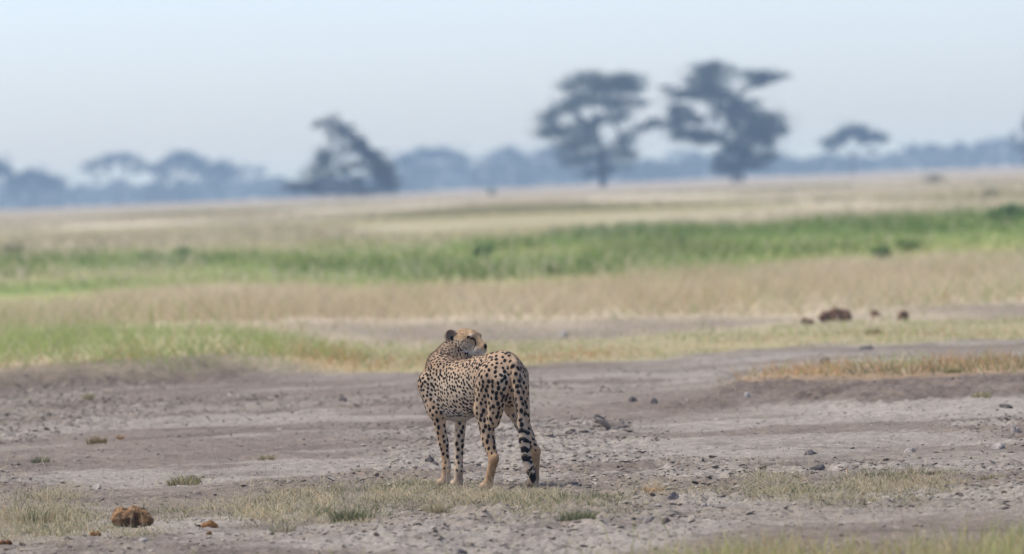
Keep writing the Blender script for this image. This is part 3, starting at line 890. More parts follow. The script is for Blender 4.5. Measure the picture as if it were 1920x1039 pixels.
def build_cheetah():
    V, F = cheetah_field(0.0052)
    # light smoothing of the sampled surface
    e = np.concatenate([F[:, (0, 1)], F[:, (1, 2)], F[:, (2, 3)], F[:, (3, 0)]])
    for _ in range(2):
        acc = np.zeros_like(V); cnt = np.zeros(len(V))
        for a, b in ((0, 1), (1, 0)):
            for q in range(3):
                acc[:, q] += np.bincount(e[:, a], V[e[:, b], q], len(V))
            cnt += np.bincount(e[:, a], minlength=len(V))
        V = V + 0.45 * (acc / cnt[:, None] - V)
    fn = np.cross(V[F[:, 2]] - V[F[:, 0]], V[F[:, 3]] - V[F[:, 1]])
    Nn = np.zeros_like(V)
    for c in range(4):
        for q in range(3):
            Nn[:, q] += np.bincount(F[:, c], fn[:, q], len(V))
    Nn /= np.linalg.norm(Nn, axis=1)[:, None] + 1e-9
    dT = eval_pts(V, TORSO, 0.05); dN = eval_pts(V, NECK, 0.03); dH = eval_pts(V, HEAD, 0.014)
    ears = [ear_prims(s) for s in (1, -1)]
    dE = np.minimum(*[prim_eval(V, q[0]) for q in ears])
    dL = {k: eval_pts(V, LEG[k], 0.016) for k in LEG}
    dTl = eval_pts(V, TAIL, 0.012)
    hq = (V - HC) @ HR / HS                      # head coordinates
    z = V[:, 2]
    stack = np.stack([dT, dN, dH, np.minimum(dL['fl'], dL['fr']), np.minimum(dL['hl'], dL['hr']), dTl - 0.002], 0)
    reg = np.argmin(stack, 0)
    tail_t = np.zeros(len(V))
    tb = np.full(len(V), 9.0); cum = np.concatenate([[0], np.cumsum(np.linalg.norm(np.diff(TAIL_P, axis=0), axis=1))])
    for i in range(len(TAIL_P) - 1):
        a, b = TAIL_P[i], TAIL_P[i + 1]; ab = b - a
        t = np.clip((V - a) @ ab / (ab @ ab), 0, 1); d = np.linalg.norm(V - a - t[:, None] * ab, axis=1)
        m = d < tb; tb[m] = d[m]; tail_t[m] = cum[i] + t[m] * (cum[i + 1] - cum[i])
    tail_t /= cum[-1]

    # coat colours
    tan = np.array((0.52, 0.37, 0.24)); pale = np.array((0.63, 0.51, 0.375)); white = np.array((0.66, 0.61, 0.54)); orange = np.array((0.46, 0.285, 0.145))
    C = np.repeat(tan[None, :], len(V), 0)
    flank = smooth(0.70, 0.56, z) * smooth(0.12, 0.22, V[:, 0]) * smooth(0.66, 0.56, V[:, 0])
    C = lerp(C, pale, 0.85 * flank * (reg == 0))
    C = lerp(C, white, smooth(0.47, 0.385, z) * (reg == 0))
    out = np.where(V[:, 1] > 0, Nn[:, 1], -Nn[:, 1])
    fleg = reg == 3; hleg = reg == 4
    C = np.where(fleg[:, None], lerp(lerp(C, orange * 1.05, smooth(0.45, 0.25, z) * 0.5), pale * 1.05, smooth(0.25, -0.55, out + 0.35 * Nn[:, 0]) * 0.85), C)
    C = np.where(fleg[:, None], lerp(C, np.array((0.36, 0.25, 0.19)), smooth(0.11, 0.05, z) * smooth(0.0, -0.6, Nn[:, 0]) * 0.75), C)
    C = np.where(hleg[:, None], lerp(C, pale * 1.1, smooth(-0.1, -0.6, out) * smooth(0.2, 0.28, z) * 0.9), C)
    C = np.where(hleg[:, None], lerp(C, pale, smooth(0.3, 0.8, Nn[:, 0]) * 0.5), C)
    C = np.where(hleg[:, None], lerp(C, orange * 1.05, smooth(0.30, 0.17, z) * 0.85), C)
    C = np.where(hleg[:, None], lerp(C, orange * 0.55, smooth(0.20, 0.15, z) * smooth(-0.2, -0.75, Nn[:, 0]) * 0.5), C)
    pawf = smooth(0.05, 0.02, z)
    C = lerp(C, pale * 0.9, pawf * 0.5)
    C = np.where((reg == 5)[:, None], lerp(C, pale * 0.95, smooth(0.35, 0.7, tail_t) * 0.9), C)
    # rump either side of the tail is pale
    C = lerp(C, white, np.exp(-((V[:, 0] + 0.14) / 0.04) ** 2 - ((np.abs(V[:, 1]) - 0.045) / 0.03) ** 2 - ((z - 0.60) / 0.07) ** 2) * (reg != 5) * 0.5)
    C = np.where((reg == 1)[:, None], lerp(C, np.array((0.33, 0.24, 0.165)), 0.6 * np.ones(len(V))), C)
    # face: orange brow and bridge, pale cheek, white chin
    f, s, u = hq[:, 0], np.abs(hq[:, 1]), hq[:, 2]
    hd = (reg == 2)
    fc = np.repeat(np.array((0.50, 0.335, 0.185))[None, :], len(V), 0)
    fc = lerp(fc, np.array((0.46, 0.36, 0.26)), smooth(0.004, -0.02, u - (0.012 - 0.55 * np.maximum(f - 0.04, 0))) * 0.85)
    fc = lerp(fc, white, smooth(-0.036, -0.06, u) * smooth(0.0, 0.04, f))
    fc = lerp(fc, white, np.exp(-((f - 0.058) / 0.012) ** 2 - ((u - 0.034) / 0.006) ** 2) * (s > 0.02) * 0.7)
    fc = lerp(fc, np.array((0.28, 0.19, 0.12)), smooth(0.05, 0.066, u) * smooth(0.05, 0.0, f) * 0.5)
    C = np.where(hd[:, None], fc, C)
    ear = (dE < 0.004) & (np.minimum(dH, dN) > 0.006)
    C[ear] = np.array((0.33, 0.235, 0.155))

    # spots: spaced over the coat by region
    base_r = np.select([reg == 0, reg == 1, reg == 2, reg == 3, reg == 4, reg == 5], [0.0088, 0.0064, 0.0040, 0.0105, 0.0110, 0.0125])
    base_s = np.select([reg == 0, reg == 1, reg == 2, reg == 3, reg == 4, reg == 5], [0.0200, 0.0150, 0.0115, 0.0270, 0.0260, 0.0290])
    rump = smooth(0.20, 0.0, V[:, 0]) * (reg == 0)
    base_r = base_r + 0.0020 * rump; base_s = base_s + 0.0055 * rump
    low = smooth(0.42, 0.28, z) * (reg == 4); base_s = base_s + 0.001 * low
    lowf = smooth(0.40, 0.28, z) * (reg == 3); base_s = base_s + 0.001 * lowf
    ok = np.ones(len(V), bool)
    ok &= ~((reg == 4) & ((z < 0.14) | ((z < 0.2) & (Nn[:, 0] < 0.1)))); ok &= ~((reg == 3) & (z < 0.09))
    base_r = np.where((reg == 4) & (z < 0.21), 0.007, base_r); base_r = np.where((reg == 3) & (z < 0.15), 0.007, base_r)
    ok &= ~((reg == 5) & (tail_t > 0.55)); ok &= ~ear
    ok &= ~((reg == 2) & ~(((f < 0.05) & (u < 0.0)) | ((u > 0.03) & (f < 0.06)))) 
    ok &= ~((reg == 0) & (z < 0.395)); ok &= ~((reg == 4) & (out < -0.55) & (z < 0.47) & (z > 0.40))
    rs = np.random.default_rng(23)
    order = rs.permutation(len(V))
    blocked = ~ok
    spot = np.full(len(V), 3.0)
    V32 = V.astype(np.float32)
    for i in order:
        if blocked[i]:
            continue
        jitter = rs.uniform(0.86, 1.1)
        dv = V32 - V32[i]
        near = np.nonzero(np.abs(dv).max(1) < 0.07)[0]
        dd = dv[near]
        d2 = np.einsum('ij,ij->i', dd, dd)
        blocked[near[d2 < (base_s[i] * jitter) ** 2]] = True
        same = near[(Nn[near] @ Nn[i]) > -0.1]
        dd = V32[same] - V32[i]
        # oval, long axis along the lie of the hair
        g = np.array((-0.7, 0.0, -0.6)) if reg[i] in (0, 1, 2) else np.array((0.1, 0.0, -1.0))
        g = g - Nn[i] * (g @ Nn[i]); g = g / (np.linalg.norm(g) + 1e-6)
        t = rs.normal(0, 0.35); b = np.cross(Nn[i], g); g = g * math.cos(t) + b * math.sin(t); b = np.cross(Nn[i], g)
        asp = rs.uniform(1.05, 1.35)
        r = base_r[i] * rs.choice((rs.uniform(0.85, 1.12), rs.uniform(0.55, 0.8)), p=(0.86, 0.14))
        dn = dd @ Nn[i]
        q = np.sqrt(((dd @ g) / asp) ** 2 + ((dd @ b) * asp ** 0.5) ** 2 + (0.6 * dn) ** 2) / r
        spot[same] = np.minimum(spot[same], q)
    # rings on the tail
    ring = np.zeros(len(V))
    for c, w in ((0.600, 0.018), (0.672, 0.022), (0.745, 0.024), (0.815, 0.032), (0.885, 0.02), (0.95, 0.04)):
        ring = np.maximum(ring, 1.9 - np.abs(tail_t + 0.012 * np.sin(V[:, 1] * 90) - c) / w)
    m = (reg == 5) & (tail_t > 0.55)
    gapn = vnoise(V[:, 1] * 45 + 50, tail_t * 40, 77)
    spot[m] = np.minimum(spot[m], np.where(gapn[m] > 0.3, 1.9 - np.clip(ring[m], 0, 1.9), 1.5))
    # face marks: tear line, eye rim, mouth, nose, ear base
    fs = np.stack([f, u], 1)
    side = (s > 0.012) & hd
    tear = seg_dist2(fs, [(0.066, 0.014), (0.078, 0.005), (0.083, -0.012), (0.082, -0.030), (0.080, -0.044)]) / 0.0042
    brow = seg_dist2(fs, [(0.046, 0.020), (0.058, 0.0185), (0.070, 0.014)]) / 0.0062
    cheek = seg_dist2(fs, [(0.044, 0.010), (0.028, -0.006), (0.018, -0.026)]) / 0.0015
    mouth = seg_dist2(fs, [(0.075, -0.056), (0.095, -0.058), (0.113, -0.055)]) / 0.0013
    spot = np.where(side, np.minimum.reduce([spot, tear, brow, cheek, mouth]), spot)
    nose = np.linalg.norm((hq - np.array((0.126, 0, -0.0225))) / np.array((1, 1.0, 1.0)), axis=1) / 0.0145
    spot = np.where(hd, np.minimum(spot, nose), spot)
    for (eo, ec), sg in zip(ears, (1, -1)):
        inner = np.abs(prim_eval(V, ec))
        inn = ear & (inner < 0.003)
        C[inn] = np.array((0.20, 0.15, 0.11))
        c0 = np.array(eo[1]); R = eo[3]; q = (V - c0) @ R
        blot = np.hypot((q[:, 1] + 0.010) / 1.3, q[:, 2]) / 0.0135
        spot = np.where(ear & inn, np.minimum(spot, blot + 0.25), spot)
        back = ear & ~inn & (q[:, 0] < 0)
        spot = np.where(back, np.minimum(spot, np.hypot(q[:, 1] + 0.004, q[:, 2]) / 0.02), spot)

    loc = spot_on(945, FOOT)
    root = empty('cheetah', loc, label='spotted cheetah standing on the dirt flat, looking back over its shoulder', category='cheetah')
    root.rotation_euler = (0, 0, CA)
    gz = loc[2]
    # set each paw on the soil it stands on
    R2 = np.array(((math.cos(CA), -math.sin(CA)), (math.sin(CA), math.cos(CA))))
    for key in LEG:
        foot = np.array(LEG[key][-2][1][:2]) * 0.7 + np.array(LEG[key][4][1][:2]) * 0.3
        w = R2 @ foot + loc[:2]
        dz = hz(w[0], w[1]) - gz
        m = smooth(0.34, 0.12, z) * (np.argmin(np.stack([dL[k] for k in LEG] + [dTl], 0), 0) == list(LEG).index(key))
        V[:, 2] += dz * m
    me = mesh_from('body', V, F)
    set_col(me, C); set_float(me, spot, 'spot')
    body = add('body', me, COAT, root)

    # short fur over the whole coat, longer on nape, throat and belly
    n = 80000
    area = np.linalg.norm(fn, axis=1)
    fi = rs.choice(len(F), n, p=area / area.sum())
    w = rs.dirichlet((1, 1, 1, 1), n)
    idx = F[fi]
    P = np.einsum('ij,ijk->ik', w, V[idx]); NN = np.einsum('ij,ijk->ik', w, Nn[idx]); CC = np.einsum('ij,ijk->ik', w, C[idx]); SS = np.einsum('ij,ij->i', w, spot[idx])
    rg = reg[idx[:, 0]]
    flow = np.where((rg <= 1)[:, None], np.array((-0.8, 0, -0.55)), np.array((0, 0, -1.0)))
    flow = np.where((rg == 2)[:, None], -hf, flow)
    flow = flow + rs.normal(0, 0.25, (n, 3))
    flow = flow - NN * np.einsum('ij,ij->i', flow, NN)[:, None]; flow /= np.linalg.norm(flow, axis=1)[:, None] + 1e-9
    ln = np.select([rg == 0, rg == 1, rg == 2, rg == 3, rg == 4, rg == 5], [0.011, 0.014, 0.007, 0.008, 0.009, 0.013]) * rs.uniform(0.6, 1.3, n)
    ln = ln * (1 + 0.9 * ((rg == 0) & (P[:, 2] < 0.42)) + 0.7 * ((rg == 0) & (P[:, 2] > 0.66) & (P[:, 0] > 0.45)))
    lift = np.where(rg == 1, 0.45, 0.36)
    D = flow + NN * lift[:, None]
    sd = np.cross(flow, NN) * 0.0007
    A = P - NN * 0.001
    FV = np.stack([A - sd, A + sd, A + D * ln[:, None]], 1).reshape(-1, 3)
    fm = mesh_from('fur', FV, np.arange(3 * n).reshape(n, 3), False)
    br = rs.uniform(0.85, 1.15, (n, 1))
    set_col(fm, np.repeat(CC * br, 3, 0)); set_float(fm, np.repeat(SS, 3), 'spot')
    add('fur', fm, COAT, root, kind='stuff')

    # eyes
    em, ent, eb = new_mat('cheetah_eye')
    eb.inputs['Base Color'].default_value = (0.02, 0.012, 0.007, 1); eb.inputs['Roughness'].default_value = 0.35
    bm_V, bm_F = [], []
    th = np.linspace(0, np.pi, 9); ph = np.linspace(0, 2 * np.pi, 12, endpoint=False)
    for t in th:
        for p_ in ph:
            bm_V.append((math.sin(t) * math.cos(p_), math.sin(t) * math.sin(p_), math.cos(t)))
    for i in range(8):
        for j in range(12):
            bm_F.append((i * 12 + j, (i + 1) * 12 + j, (i + 1) * 12 + (j + 1) % 12, i * 12 + (j + 1) % 12))
    S0 = np.array(bm_V)
    for sg in (1, -1):
        Ve = (S0 * np.array((0.0095, 0.0075, 0.0075)) + np.array((0.0625, (0.0395 if sg > 0 else 0.037) * sg, 0.0155))) * HS @ HR.T + HC
        add('eye', mesh_from('eye', Ve, np.array(bm_F)), em, root)
    # whiskers
    parts = []
    for sg in (1, -1):
        for k in range(7):
            a = np.array((0.098 + 0.004 * (k % 3), 0.033 * sg, -0.024 - 0.005 * (k % 4)))
            t = np.linspace(0, 1, 5)[:, None]
            d = np.array((-0.012 + 0.012 * rs.normal(), 0.05 * sg, -0.012 + 0.012 * rs.normal()))
            P = a + d * t + np.array((0, 0, -0.012)) * t * t
            parts.append(tube(P * HS @ HR.T + HC, np.linspace(0.0005, 0.0002, 5), 3))
    Vw, Fw = join(parts)
    wm, _, wb = new_mat('whisker'); wb.inputs['Base Color'].default_value = (0.7, 0.68, 0.62, 1)
    add('whiskers', mesh_from('whiskers', Vw, Fw), wm, root, kind='stuff')


build_cheetah()

# ---------------------------------------------------------------- clods and crumbs of dry soil
SOIL = attr_mat('dry_clod', scales=((14.0, 0.8, 1.18), (70.0, 0.8, 1.15)), rough=0.95, bump=(90.0, 0.5, 0.004), spec=0.1)
_t = (1 + 5 ** 0.5) / 2
ICO_V = np.array([(-1, _t, 0), (1, _t, 0), (-1, -_t, 0), (1, -_t, 0), (0, -1, _t), (0, 1, _t), (0, -1, -_t), (0, 1, -_t), (_t, 0, -1), (_t, 0, 1), (-_t, 0, -1), (-_t, 0, 1)]) / math.hypot(1, _t)
ICO_F = np.array([(0, 11, 5), (0, 5, 1), (0, 1, 7), (0, 7, 10), (0, 10, 11), (1, 5, 9), (5, 11, 4), (11, 10, 2), (10, 7, 6), (7, 1, 8), (3, 9, 4), (3, 4, 2), (3, 2, 6), (3, 6, 8), (3, 8, 9), (4, 9, 5), (2, 4, 11), (6, 2, 10), (8, 6, 7), (9, 8, 1)])


def scatter_xy(n, y0, y1, margin=1.35):
    """random ground positions in the part of the plain the lens takes in, even per square metre"""
    Y = np.sqrt(RNG.uniform(y0 * y0, y1 * y1, n))
    X = RNG.uniform(-1, 1, n) * Y * 0.0559 * margin
    return X, Y


def build_clods():
    n0 = 120000
    X, Y = scatter_xy(n0, 39, 84)
    cv = cover(X, Y)
    rough = smooth(0.36, 0.62, fbm(X * 0.5, Y * 0.16, 21)) * (1 - cv['pale'])
    d, g = strip_density(cv['px'], cv['py'])
    band = smooth(0.45, 0.6, vnoise(X * 0.7, Y * 1.1, 81))
    keep = RNG.uniform(size=n0) < (1 - cv['grass']) * (0.14 + 0.5 * rough + 0.35 * band * rough) * (1 - 0.6 * d)
    X, Y, rough = X[keep], Y[keep], rough[keep]
    n = len(X)
    size = 0.0055 * (RNG.pareto(2.3, n) + 1); size = np.clip(size, 0.005, 0.019) * (0.75 + 0.5 * rough)
    P = np.stack([X, Y, height(X, Y)], 1)
    S = np.stack([size * RNG.uniform(0.8, 1.7, n), size * RNG.uniform(0.8, 1.5, n), size * RNG.uniform(0.25, 0.65, n)], 1)
    OV = np.array([(1, 0, 0), (-1, 0, 0), (0, 1, 0), (0, -1, 0), (0, 0, 1), (0, 0, -1), (.6, .6, .5), (-.6, -.5, .55)])
    OF = np.array([(0, 6, 4), (0, 2, 6), (2, 4, 6), (2, 1, 4), (1, 7, 4), (1, 3, 7), (3, 4, 7), (3, 0, 4), (0, 3, 5), (3, 1, 5), (1, 2, 5), (2, 0, 5)])
    V = OV[None, :, :] * RNG.uniform(0.7, 1.25, (n, 8, 1)) * S[:, None, :]
    a = RNG.uniform(0, 6.28, n); ca, sa = np.cos(a)[:, None], np.sin(a)[:, None]
    V = np.stack([V[..., 0] * ca - V[..., 1] * sa, V[..., 0] * sa + V[..., 1] * ca, V[..., 2] + V[..., 0] * RNG.normal(0, 0.25, (n, 1))], -1)
    V = V + P[:, None, :] + np.array((0, 0, 1))[None, None, :] * (S[:, 2] * 0.25)[:, None, None]
    F = (np.arange(n) * 8)[:, None, None] + OF[None, :, :]
    c = np.where(RNG.uniform(size=n)[:, None] < 0.22, DIRT_PALE * 1.05, np.where(RNG.uniform(size=n)[:, None] < 0.08, DIRT_DARK * 1.5, DIRT * 0.95)) * RNG.uniform(0.75, 1.2, (n, 1))
    me = mesh_from('dirt_clods', V.reshape(-1, 3), F.reshape(-1, 3), False)
    set_col(me, np.repeat(c, 8, 0))
    add('dirt_clods', me, SOIL, kind='stuff', label='loose crumbs and clods of dry soil strewn over the flat')


build_clods()


def rock_mesh(name, w, d, h, colour, seed=0, rough=0.28, flat=False):
    """an irregular lump: subdivided icosahedron broken up by noise"""
    V, F = ICO_V.copy(), ICO_F.copy()
    for _ in range(2):
        key = {}; Vl = [tuple(v) for v in V]; NF = []
        def mid(a, b):
            k = (min(a, b), max(a, b))
            if k not in key:
                m = (np.array(Vl[a]) + np.array(Vl[b])); m /= np.linalg.norm(m); Vl.append(tuple(m)); key[k] = len(Vl) - 1
            return key[k]
        for a, b, c in F:
            ab, bc, ca = mid(a, b), mid(b, c), mid(c, a)
            NF += [(a, ab, ca), (b, bc, ab), (c, ca, bc), (ab, bc, ca)]
        V, F = np.array(Vl), np.array(NF)
    k = 1 + rough * (vnoise(V[:, 0] * 1.6 + seed * 7.1, V[:, 1] * 1.6 + V[:, 2] * 1.3, seed) - 0.5) * 2 + rough * 0.6 * (vnoise(V[:, 0] * 4 + V[:, 2] * 3 + seed, V[:, 1] * 4, seed + 3) - 0.5)
    V = V * k[:, None] * np.array((w / 2, d / 2, h))
    V[:, 2] = np.where(V[:, 2] < 0, V[:, 2] * 0.25, V[:, 2])
    me = mesh_from(name, V, F, not flat)
    C = np.array(colour)[None, :] * (0.8 + 0.4 * vnoise(V[:, 0] * 30 + seed, V[:, 1] * 30 + V[:, 2] * 40, 5))[:, None]
    set_col(me, C)
    return me


def lump(name, cat, px, py, wpx, hpx, colour, label, group=None, mat=None, seed=0, rough=0.28, flat=False, tilt=0.0, rz=None, dk=0.8):
    """px, py = middle of the foot of the thing in the photograph"""
    p = spot_on(px, py)
    s = p[1] / FPX
    me = rock_mesh(name, wpx * s, wpx * s * dk, hpx * s * 0.85, np.array(colour) * 1.35 if cat in ('stone', 'clod') and max(colour) < 0.3 else colour, seed, rough, flat)
    o = add(name, me, mat or SOIL, None, label=label, category=cat, group=group)
    o.location = p + np.array((0, wpx * s * 0.3, -0.004))
    o.rotation_euler = (0, tilt, RNG.uniform(0, 6.28) if rz is None else rz)
    return o


GREY = (0.25, 0.22, 0.195); PALE = (0.42, 0.375, 0.33); DARK = (0.10, 0.085, 0.075)
CL = 'clods and stones lying on the dirt flat'
for k, (px, py, w, h, c, lab) in enumerate((
    (805, 866, 18, 13, DARK, 'dark round clod just left of the front legs of the cheetah'),
    (815, 870, 13, 8, DARK, 'small dark crumb touching the round clod left of the front legs'),
    (1185, 754, 15, 11, (0.10, 0.09, 0.08), 'dark lump on the brown strip right of the rump, left of a pair'),
    (1228, 756, 15, 13, (0.085, 0.078, 0.078), 'bluish black lump on the brown strip, right of a pair'),
    (1072, 813, 22, 9, (0.12, 0.10, 0.09), 'small dark flake left of the curled slab'),
    (1548, 683, 28, 13, DARK, 'flat black lump just above the orange grass patch'),
    (1626, 655, 24, 9, (0.11, 0.10, 0.095), 'dark flat lump at the edge of pale grass above the orange patch'),
    (1402, 746, 10, 11, (0.52, 0.48, 0.43), 'bright white stone on the dark bank below the orange grass'),
    (1056, 631, 15, 13, (0.50, 0.46, 0.42), 'white stone on the bare path right of the head of the cheetah'),
    (1215, 980, 28, 18, (0.23, 0.20, 0.175), 'pointed grey stone right of the short grass near the bottom'),
    (1250, 981, 18, 11, (0.10, 0.08, 0.07), 'dark crumbly clod beside the pointed grey stone'),
    (1262, 938, 26, 18, (0.17, 0.155, 0.145), 'rounded grey anthill lump behind dry orange stems'),
    (1321, 948, 16, 8, PALE, 'pale flat stone right of the grey anthill lump'),
    (1335, 951, 16, 9, GREY, 'grey flat stone next to the pale one near the anthill lump'),
    (1535, 881, 26, 11, (0.10, 0.09, 0.085), 'dark angular slab above the right grass strip'),
    (1520, 853, 30, 12, (0.15, 0.13, 0.12), 'dark brown slab on the rough soil, right half'),
    (1905, 812, 24, 18, (0.27, 0.235, 0.205), 'large grey block at the right edge of the flat'),
    (1872, 842, 26, 12, PALE, 'pale slab below the grey block near the right edge'),
    (1707, 848, 22, 12, PALE, 'pale stone in the rough soil left of the slab near the right edge'),
    (1885, 765, 30, 9, (0.12, 0.11, 0.10), 'dark ridge clod below the pale strip near the right edge'),
    (643, 753, 18, 10, (0.11, 0.095, 0.09), 'small blackish lump on the far side of the flat left of the cheetah'),
    (865, 1039, 24, 10, (0.08, 0.07, 0.075), 'blurred dark stone cut by the bottom edge'),
    (182, 918, 20, 12, PALE, 'pale stone left of the small tussock, lower left'),
    (268, 1016, 26, 9, PALE, 'pale flake below the large dung ball'),
    (690, 672, 24, 9, (0.13, 0.10, 0.085), 'brown lump in yellow grass left of the head of the cheetah'),
)):
    lump('stone' if ('stone' in lab or 'block' in lab or 'slab' in lab or 'flake' in lab) else 'clod', 'stone' if ('stone' in lab or 'block' in lab or 'slab' in lab or 'flake' in lab) else 'clod', px, py, w, h, c, lab, CL, seed=k + 2, rough=0.42, flat=True)


def curled_slab():
    """a curled plate of dried mud standing on one edge"""
    p = spot_on(1140, 806); s = p[1] / FPX
    n, m = 12, 5
    V = []
    for i in range(n):
        t = i / (n - 1)
        x = (-26 + 60 * t) * s
        z = (20 * (1 - t) ** 2.4 + 3 * math.sin(t * 9)) * s
        for j in range(m):
            q = j / (m - 1) - 0.5
            wd = 0.11 * math.sin(math.pi * (0.12 + 0.76 * t))
            V.append((x + RNG.normal() * 0.004, q * wd, z + (q * 2) ** 2 * 0.03 + RNG.normal() * 0.003))
    V = np.array(V)
    i = np.arange(n * m).reshape(n, m)
    F = np.stack([i[:-1, :-1], i[1:, :-1], i[1:, 1:], i[:-1, 1:]], -1).reshape(-1, 4)
    me = mesh_from('mud_slab', V, F)
    set_col(me, np.repeat(np.array((0.27, 0.23, 0.195))[None, :], len(V), 0) * (0.75 + 0.5 * vnoise(V[:, 0] * 40, V[:, 1] * 40, 4))[:, None])
    o = add('mud_slab', me, SOIL, label='curled dark plate of dried mud on the flat right of the cheetah', category='mud slab')
    o.location = p + np.array((0, 0.03, 0.006)); o.rotation_euler = (0.35, 0, 0.25)
    so = o.modifiers.new('thickness', 'SOLIDIFY'); so.thickness = 0.016


curled_slab()


# ---------------------------------------------------------------- dung
DUNG = attr_mat('dung', scales=((9.0, 0.7, 1.3), (60.0, 0.6, 1.35)), rough=0.95, bump=(110.0, 0.9, 0.012), spec=0.05)


def dung(px, py, wpx, hpx, balls, colour, label, group, seed=0, h=0.0065):
    """balls: (x, y, z, r) in units of the width; one lumpy mesh"""
    p = spot_on(px, py); s = p[1] / FPX; W = wpx * s
    B = np.array(balls, float) * W
    lo = (B[:, :3] - B[:, 3:4]).min(0) - 0.03; hi = (B[:, :3] + B[:, 3:4]).max(0) + 0.03
    lo[2] = -0.02
    h = max(h, W * 0.026)
    n = np.ceil((hi - lo) / h).astype(int)
    g = np.stack(np.meshgrid(*[lo[q] + np.arange(n[q]) * h for q in range(3)], indexing='ij'), -1)
    d = np.full(g.shape[:3], 1.0)
    for b in B:
        d = smin(d, np.linalg.norm((g - b[:3]) / np.array((1, 1, 0.92)), axis=-1) - b[3], W * 0.05)
    k = 1.0 / W
    nn = vnoise(g[..., 0] * 9 * k + seed, g[..., 2] * 9 * k + g[..., 1] * 6 * k, seed) * 0.6 + vnoise(g[..., 0] * 24 * k, g[..., 2] * 24 * k + g[..., 1] * 17 * k, seed + 1) * 0.4
    d = d + (nn - 0.5) * W * 0.13
    d = np.maximum(d, -(g[..., 2] + 0.015))
    V, F = surface_nets(d, lo, h)
    me = mesh_from('dung', V, F)
    dk = vnoise(V[:, 0] * 7 * k + seed, V[:, 2] * 7 * k + V[:, 1] * 5 * k, seed + 9)
    C = np.array(colour)[None, :] * (0.65 + 0.7 * vnoise(V[:, 0] * 14 * k, V[:, 2] * 14 * k + 3, seed + 5))[:, None]
    C = lerp(C, np.array(colour) * 0.35, smooth(0.58, 0.75, dk))
    set_col(me, C)
    o = add('dung', me, DUNG, label=label, category='dung', group=group)
    o.location = p + np.array((0, W * 0.3, -0.004))


BR = (0.34, 0.20, 0.10)
dung(246, 990, 78, 46, ((-0.24, 0, 0.26, 0.27), (0.08, 0.06, 0.30, 0.25), (0.30, -0.02, 0.22, 0.22), (-0.02, -0.05, 0.16, 0.2), (0.06, 0.02, 0.48, 0.09)), BR, 'large orange brown ball of old dung in the grass, lower left', 'dung in the near grass', 3)
dung(392, 988, 36, 14, ((-0.25, 0, 0.08, 0.2), (0.1, 0, 0.14, 0.24), (0.34, 0, 0.06, 0.15)), (0.34, 0.17, 0.065), 'small flat piece of orange dung right of the large ball', 'dung in the near grass', 5)
dung(178, 1006, 26, 18, ((-0.15, 0, 0.16, 0.28), (0.2, 0, 0.12, 0.26)), (0.36, 0.20, 0.085), 'small crumb of dung left of the large ball', 'dung in the near grass', 6)
dung(10, 1021, 30, 12, ((-0.2, 0, 0.08, 0.24), (0.2, 0, 0.1, 0.24)), (0.20, 0.10, 0.045), 'flat dark dung at the lower left corner', 'dung in the near grass', 7)
dung(392, 1003, 16, 9, ((0, 0, 0.15, 0.4),), (0.22, 0.12, 0.05), 'dark dung crumb in grass just below the small flat piece', 'dung in the near grass', 8)
DD = (0.21, 0.13, 0.09)
dung(1568, 602, 66, 26, ((-0.3, 0, 0.12, 0.17), (0, 0.05, 0.18, 0.22), (0.28, 0, 0.12, 0.2), (0.12, -0.1, 0.08, 0.14)), DD, 'biggest heap of reddish dung beside the far path at the right', 'dung beside the far path', 11)
dung(1514, 607, 30, 15, ((-0.15, 0, 0.16, 0.26), (0.22, 0, 0.1, 0.22)), DD, 'small dung heap left of the biggest one by the far path', 'dung beside the far path', 12)
dung(1640, 594, 28, 14, ((0, 0, 0.2, 0.3), (0.25, 0, 0.1, 0.2)), (0.30, 0.18, 0.11), 'faded dung between the biggest heap and the round one by the far path', 'dung beside the far path', 13)
dung(1695, 599, 28, 19, ((0, 0, 0.28, 0.36), (-0.2, 0, 0.16, 0.25)), DD, 'round dark dung at the right end of the row by the far path', 'dung beside the far path', 14)


# ---------------------------------------------------------------- grass
GRASS = attr_mat('grass_blade', scales=((1.2, 0.85, 1.15),), rough=0.75, translucent=0.42, spec=0.2)


def blade_colour(n, green, dry=STRAW, grn=GREY_GREEN):
    pick = RNG.uniform(size=n) < green
    C = np.where(pick[:, None], grn * RNG.uniform(0.75, 1.35, (n, 1)), dry * RNG.uniform(0.7, 1.15, (n, 1)))
    o = RNG.uniform(size=n) < 0.07 * (1 - green)
    C[o] = ORANGE * RNG.uniform(0.7, 1.1, (o.sum(), 1))
    return C


def near_grass():
    n0 = 420000
    X, Y = scatter_xy(n0, 43.2, 55.0)
    P = np.stack([X, Y, np.zeros(n0)], 1); px, py = project(P)
    d, g = strip_density(px, py)
    clump = smooth(0.42, 0.66, 0.55 * vnoise(X * 5.5, Y * 1.7, 101) + 0.45 * vnoise(X * 15, Y * 5, 102))
    dens = np.clip(d * 1.35, 0, 1) * (0.12 + 0.88 * clump)
    keep = RNG.uniform(size=n0) < dens * 0.55
    X, Y, d, g = X[keep], Y[keep], d[keep], g[keep]
    n = len(X)
    base = np.stack([X, Y, height(X, Y) - 0.004], 1)
    H = (0.016 + 0.048 * RNG.uniform(size=n) ** 1.8) * (0.5 + 0.7 * d)
    lean = RNG.normal(0, 1, (n, 2)) * (H * 1.05)[:, None]
    gg = np.clip(g * (0.1 + 1.2 * vnoise(X * 3, Y * 1.2, 103)), 0, 1)
    C = blade_colour(n, gg)
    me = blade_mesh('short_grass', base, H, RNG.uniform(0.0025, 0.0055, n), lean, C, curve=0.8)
    add('short_grass', me, GRASS, kind='stuff', label='short patchy grass around the feet of the cheetah')


near_grass()


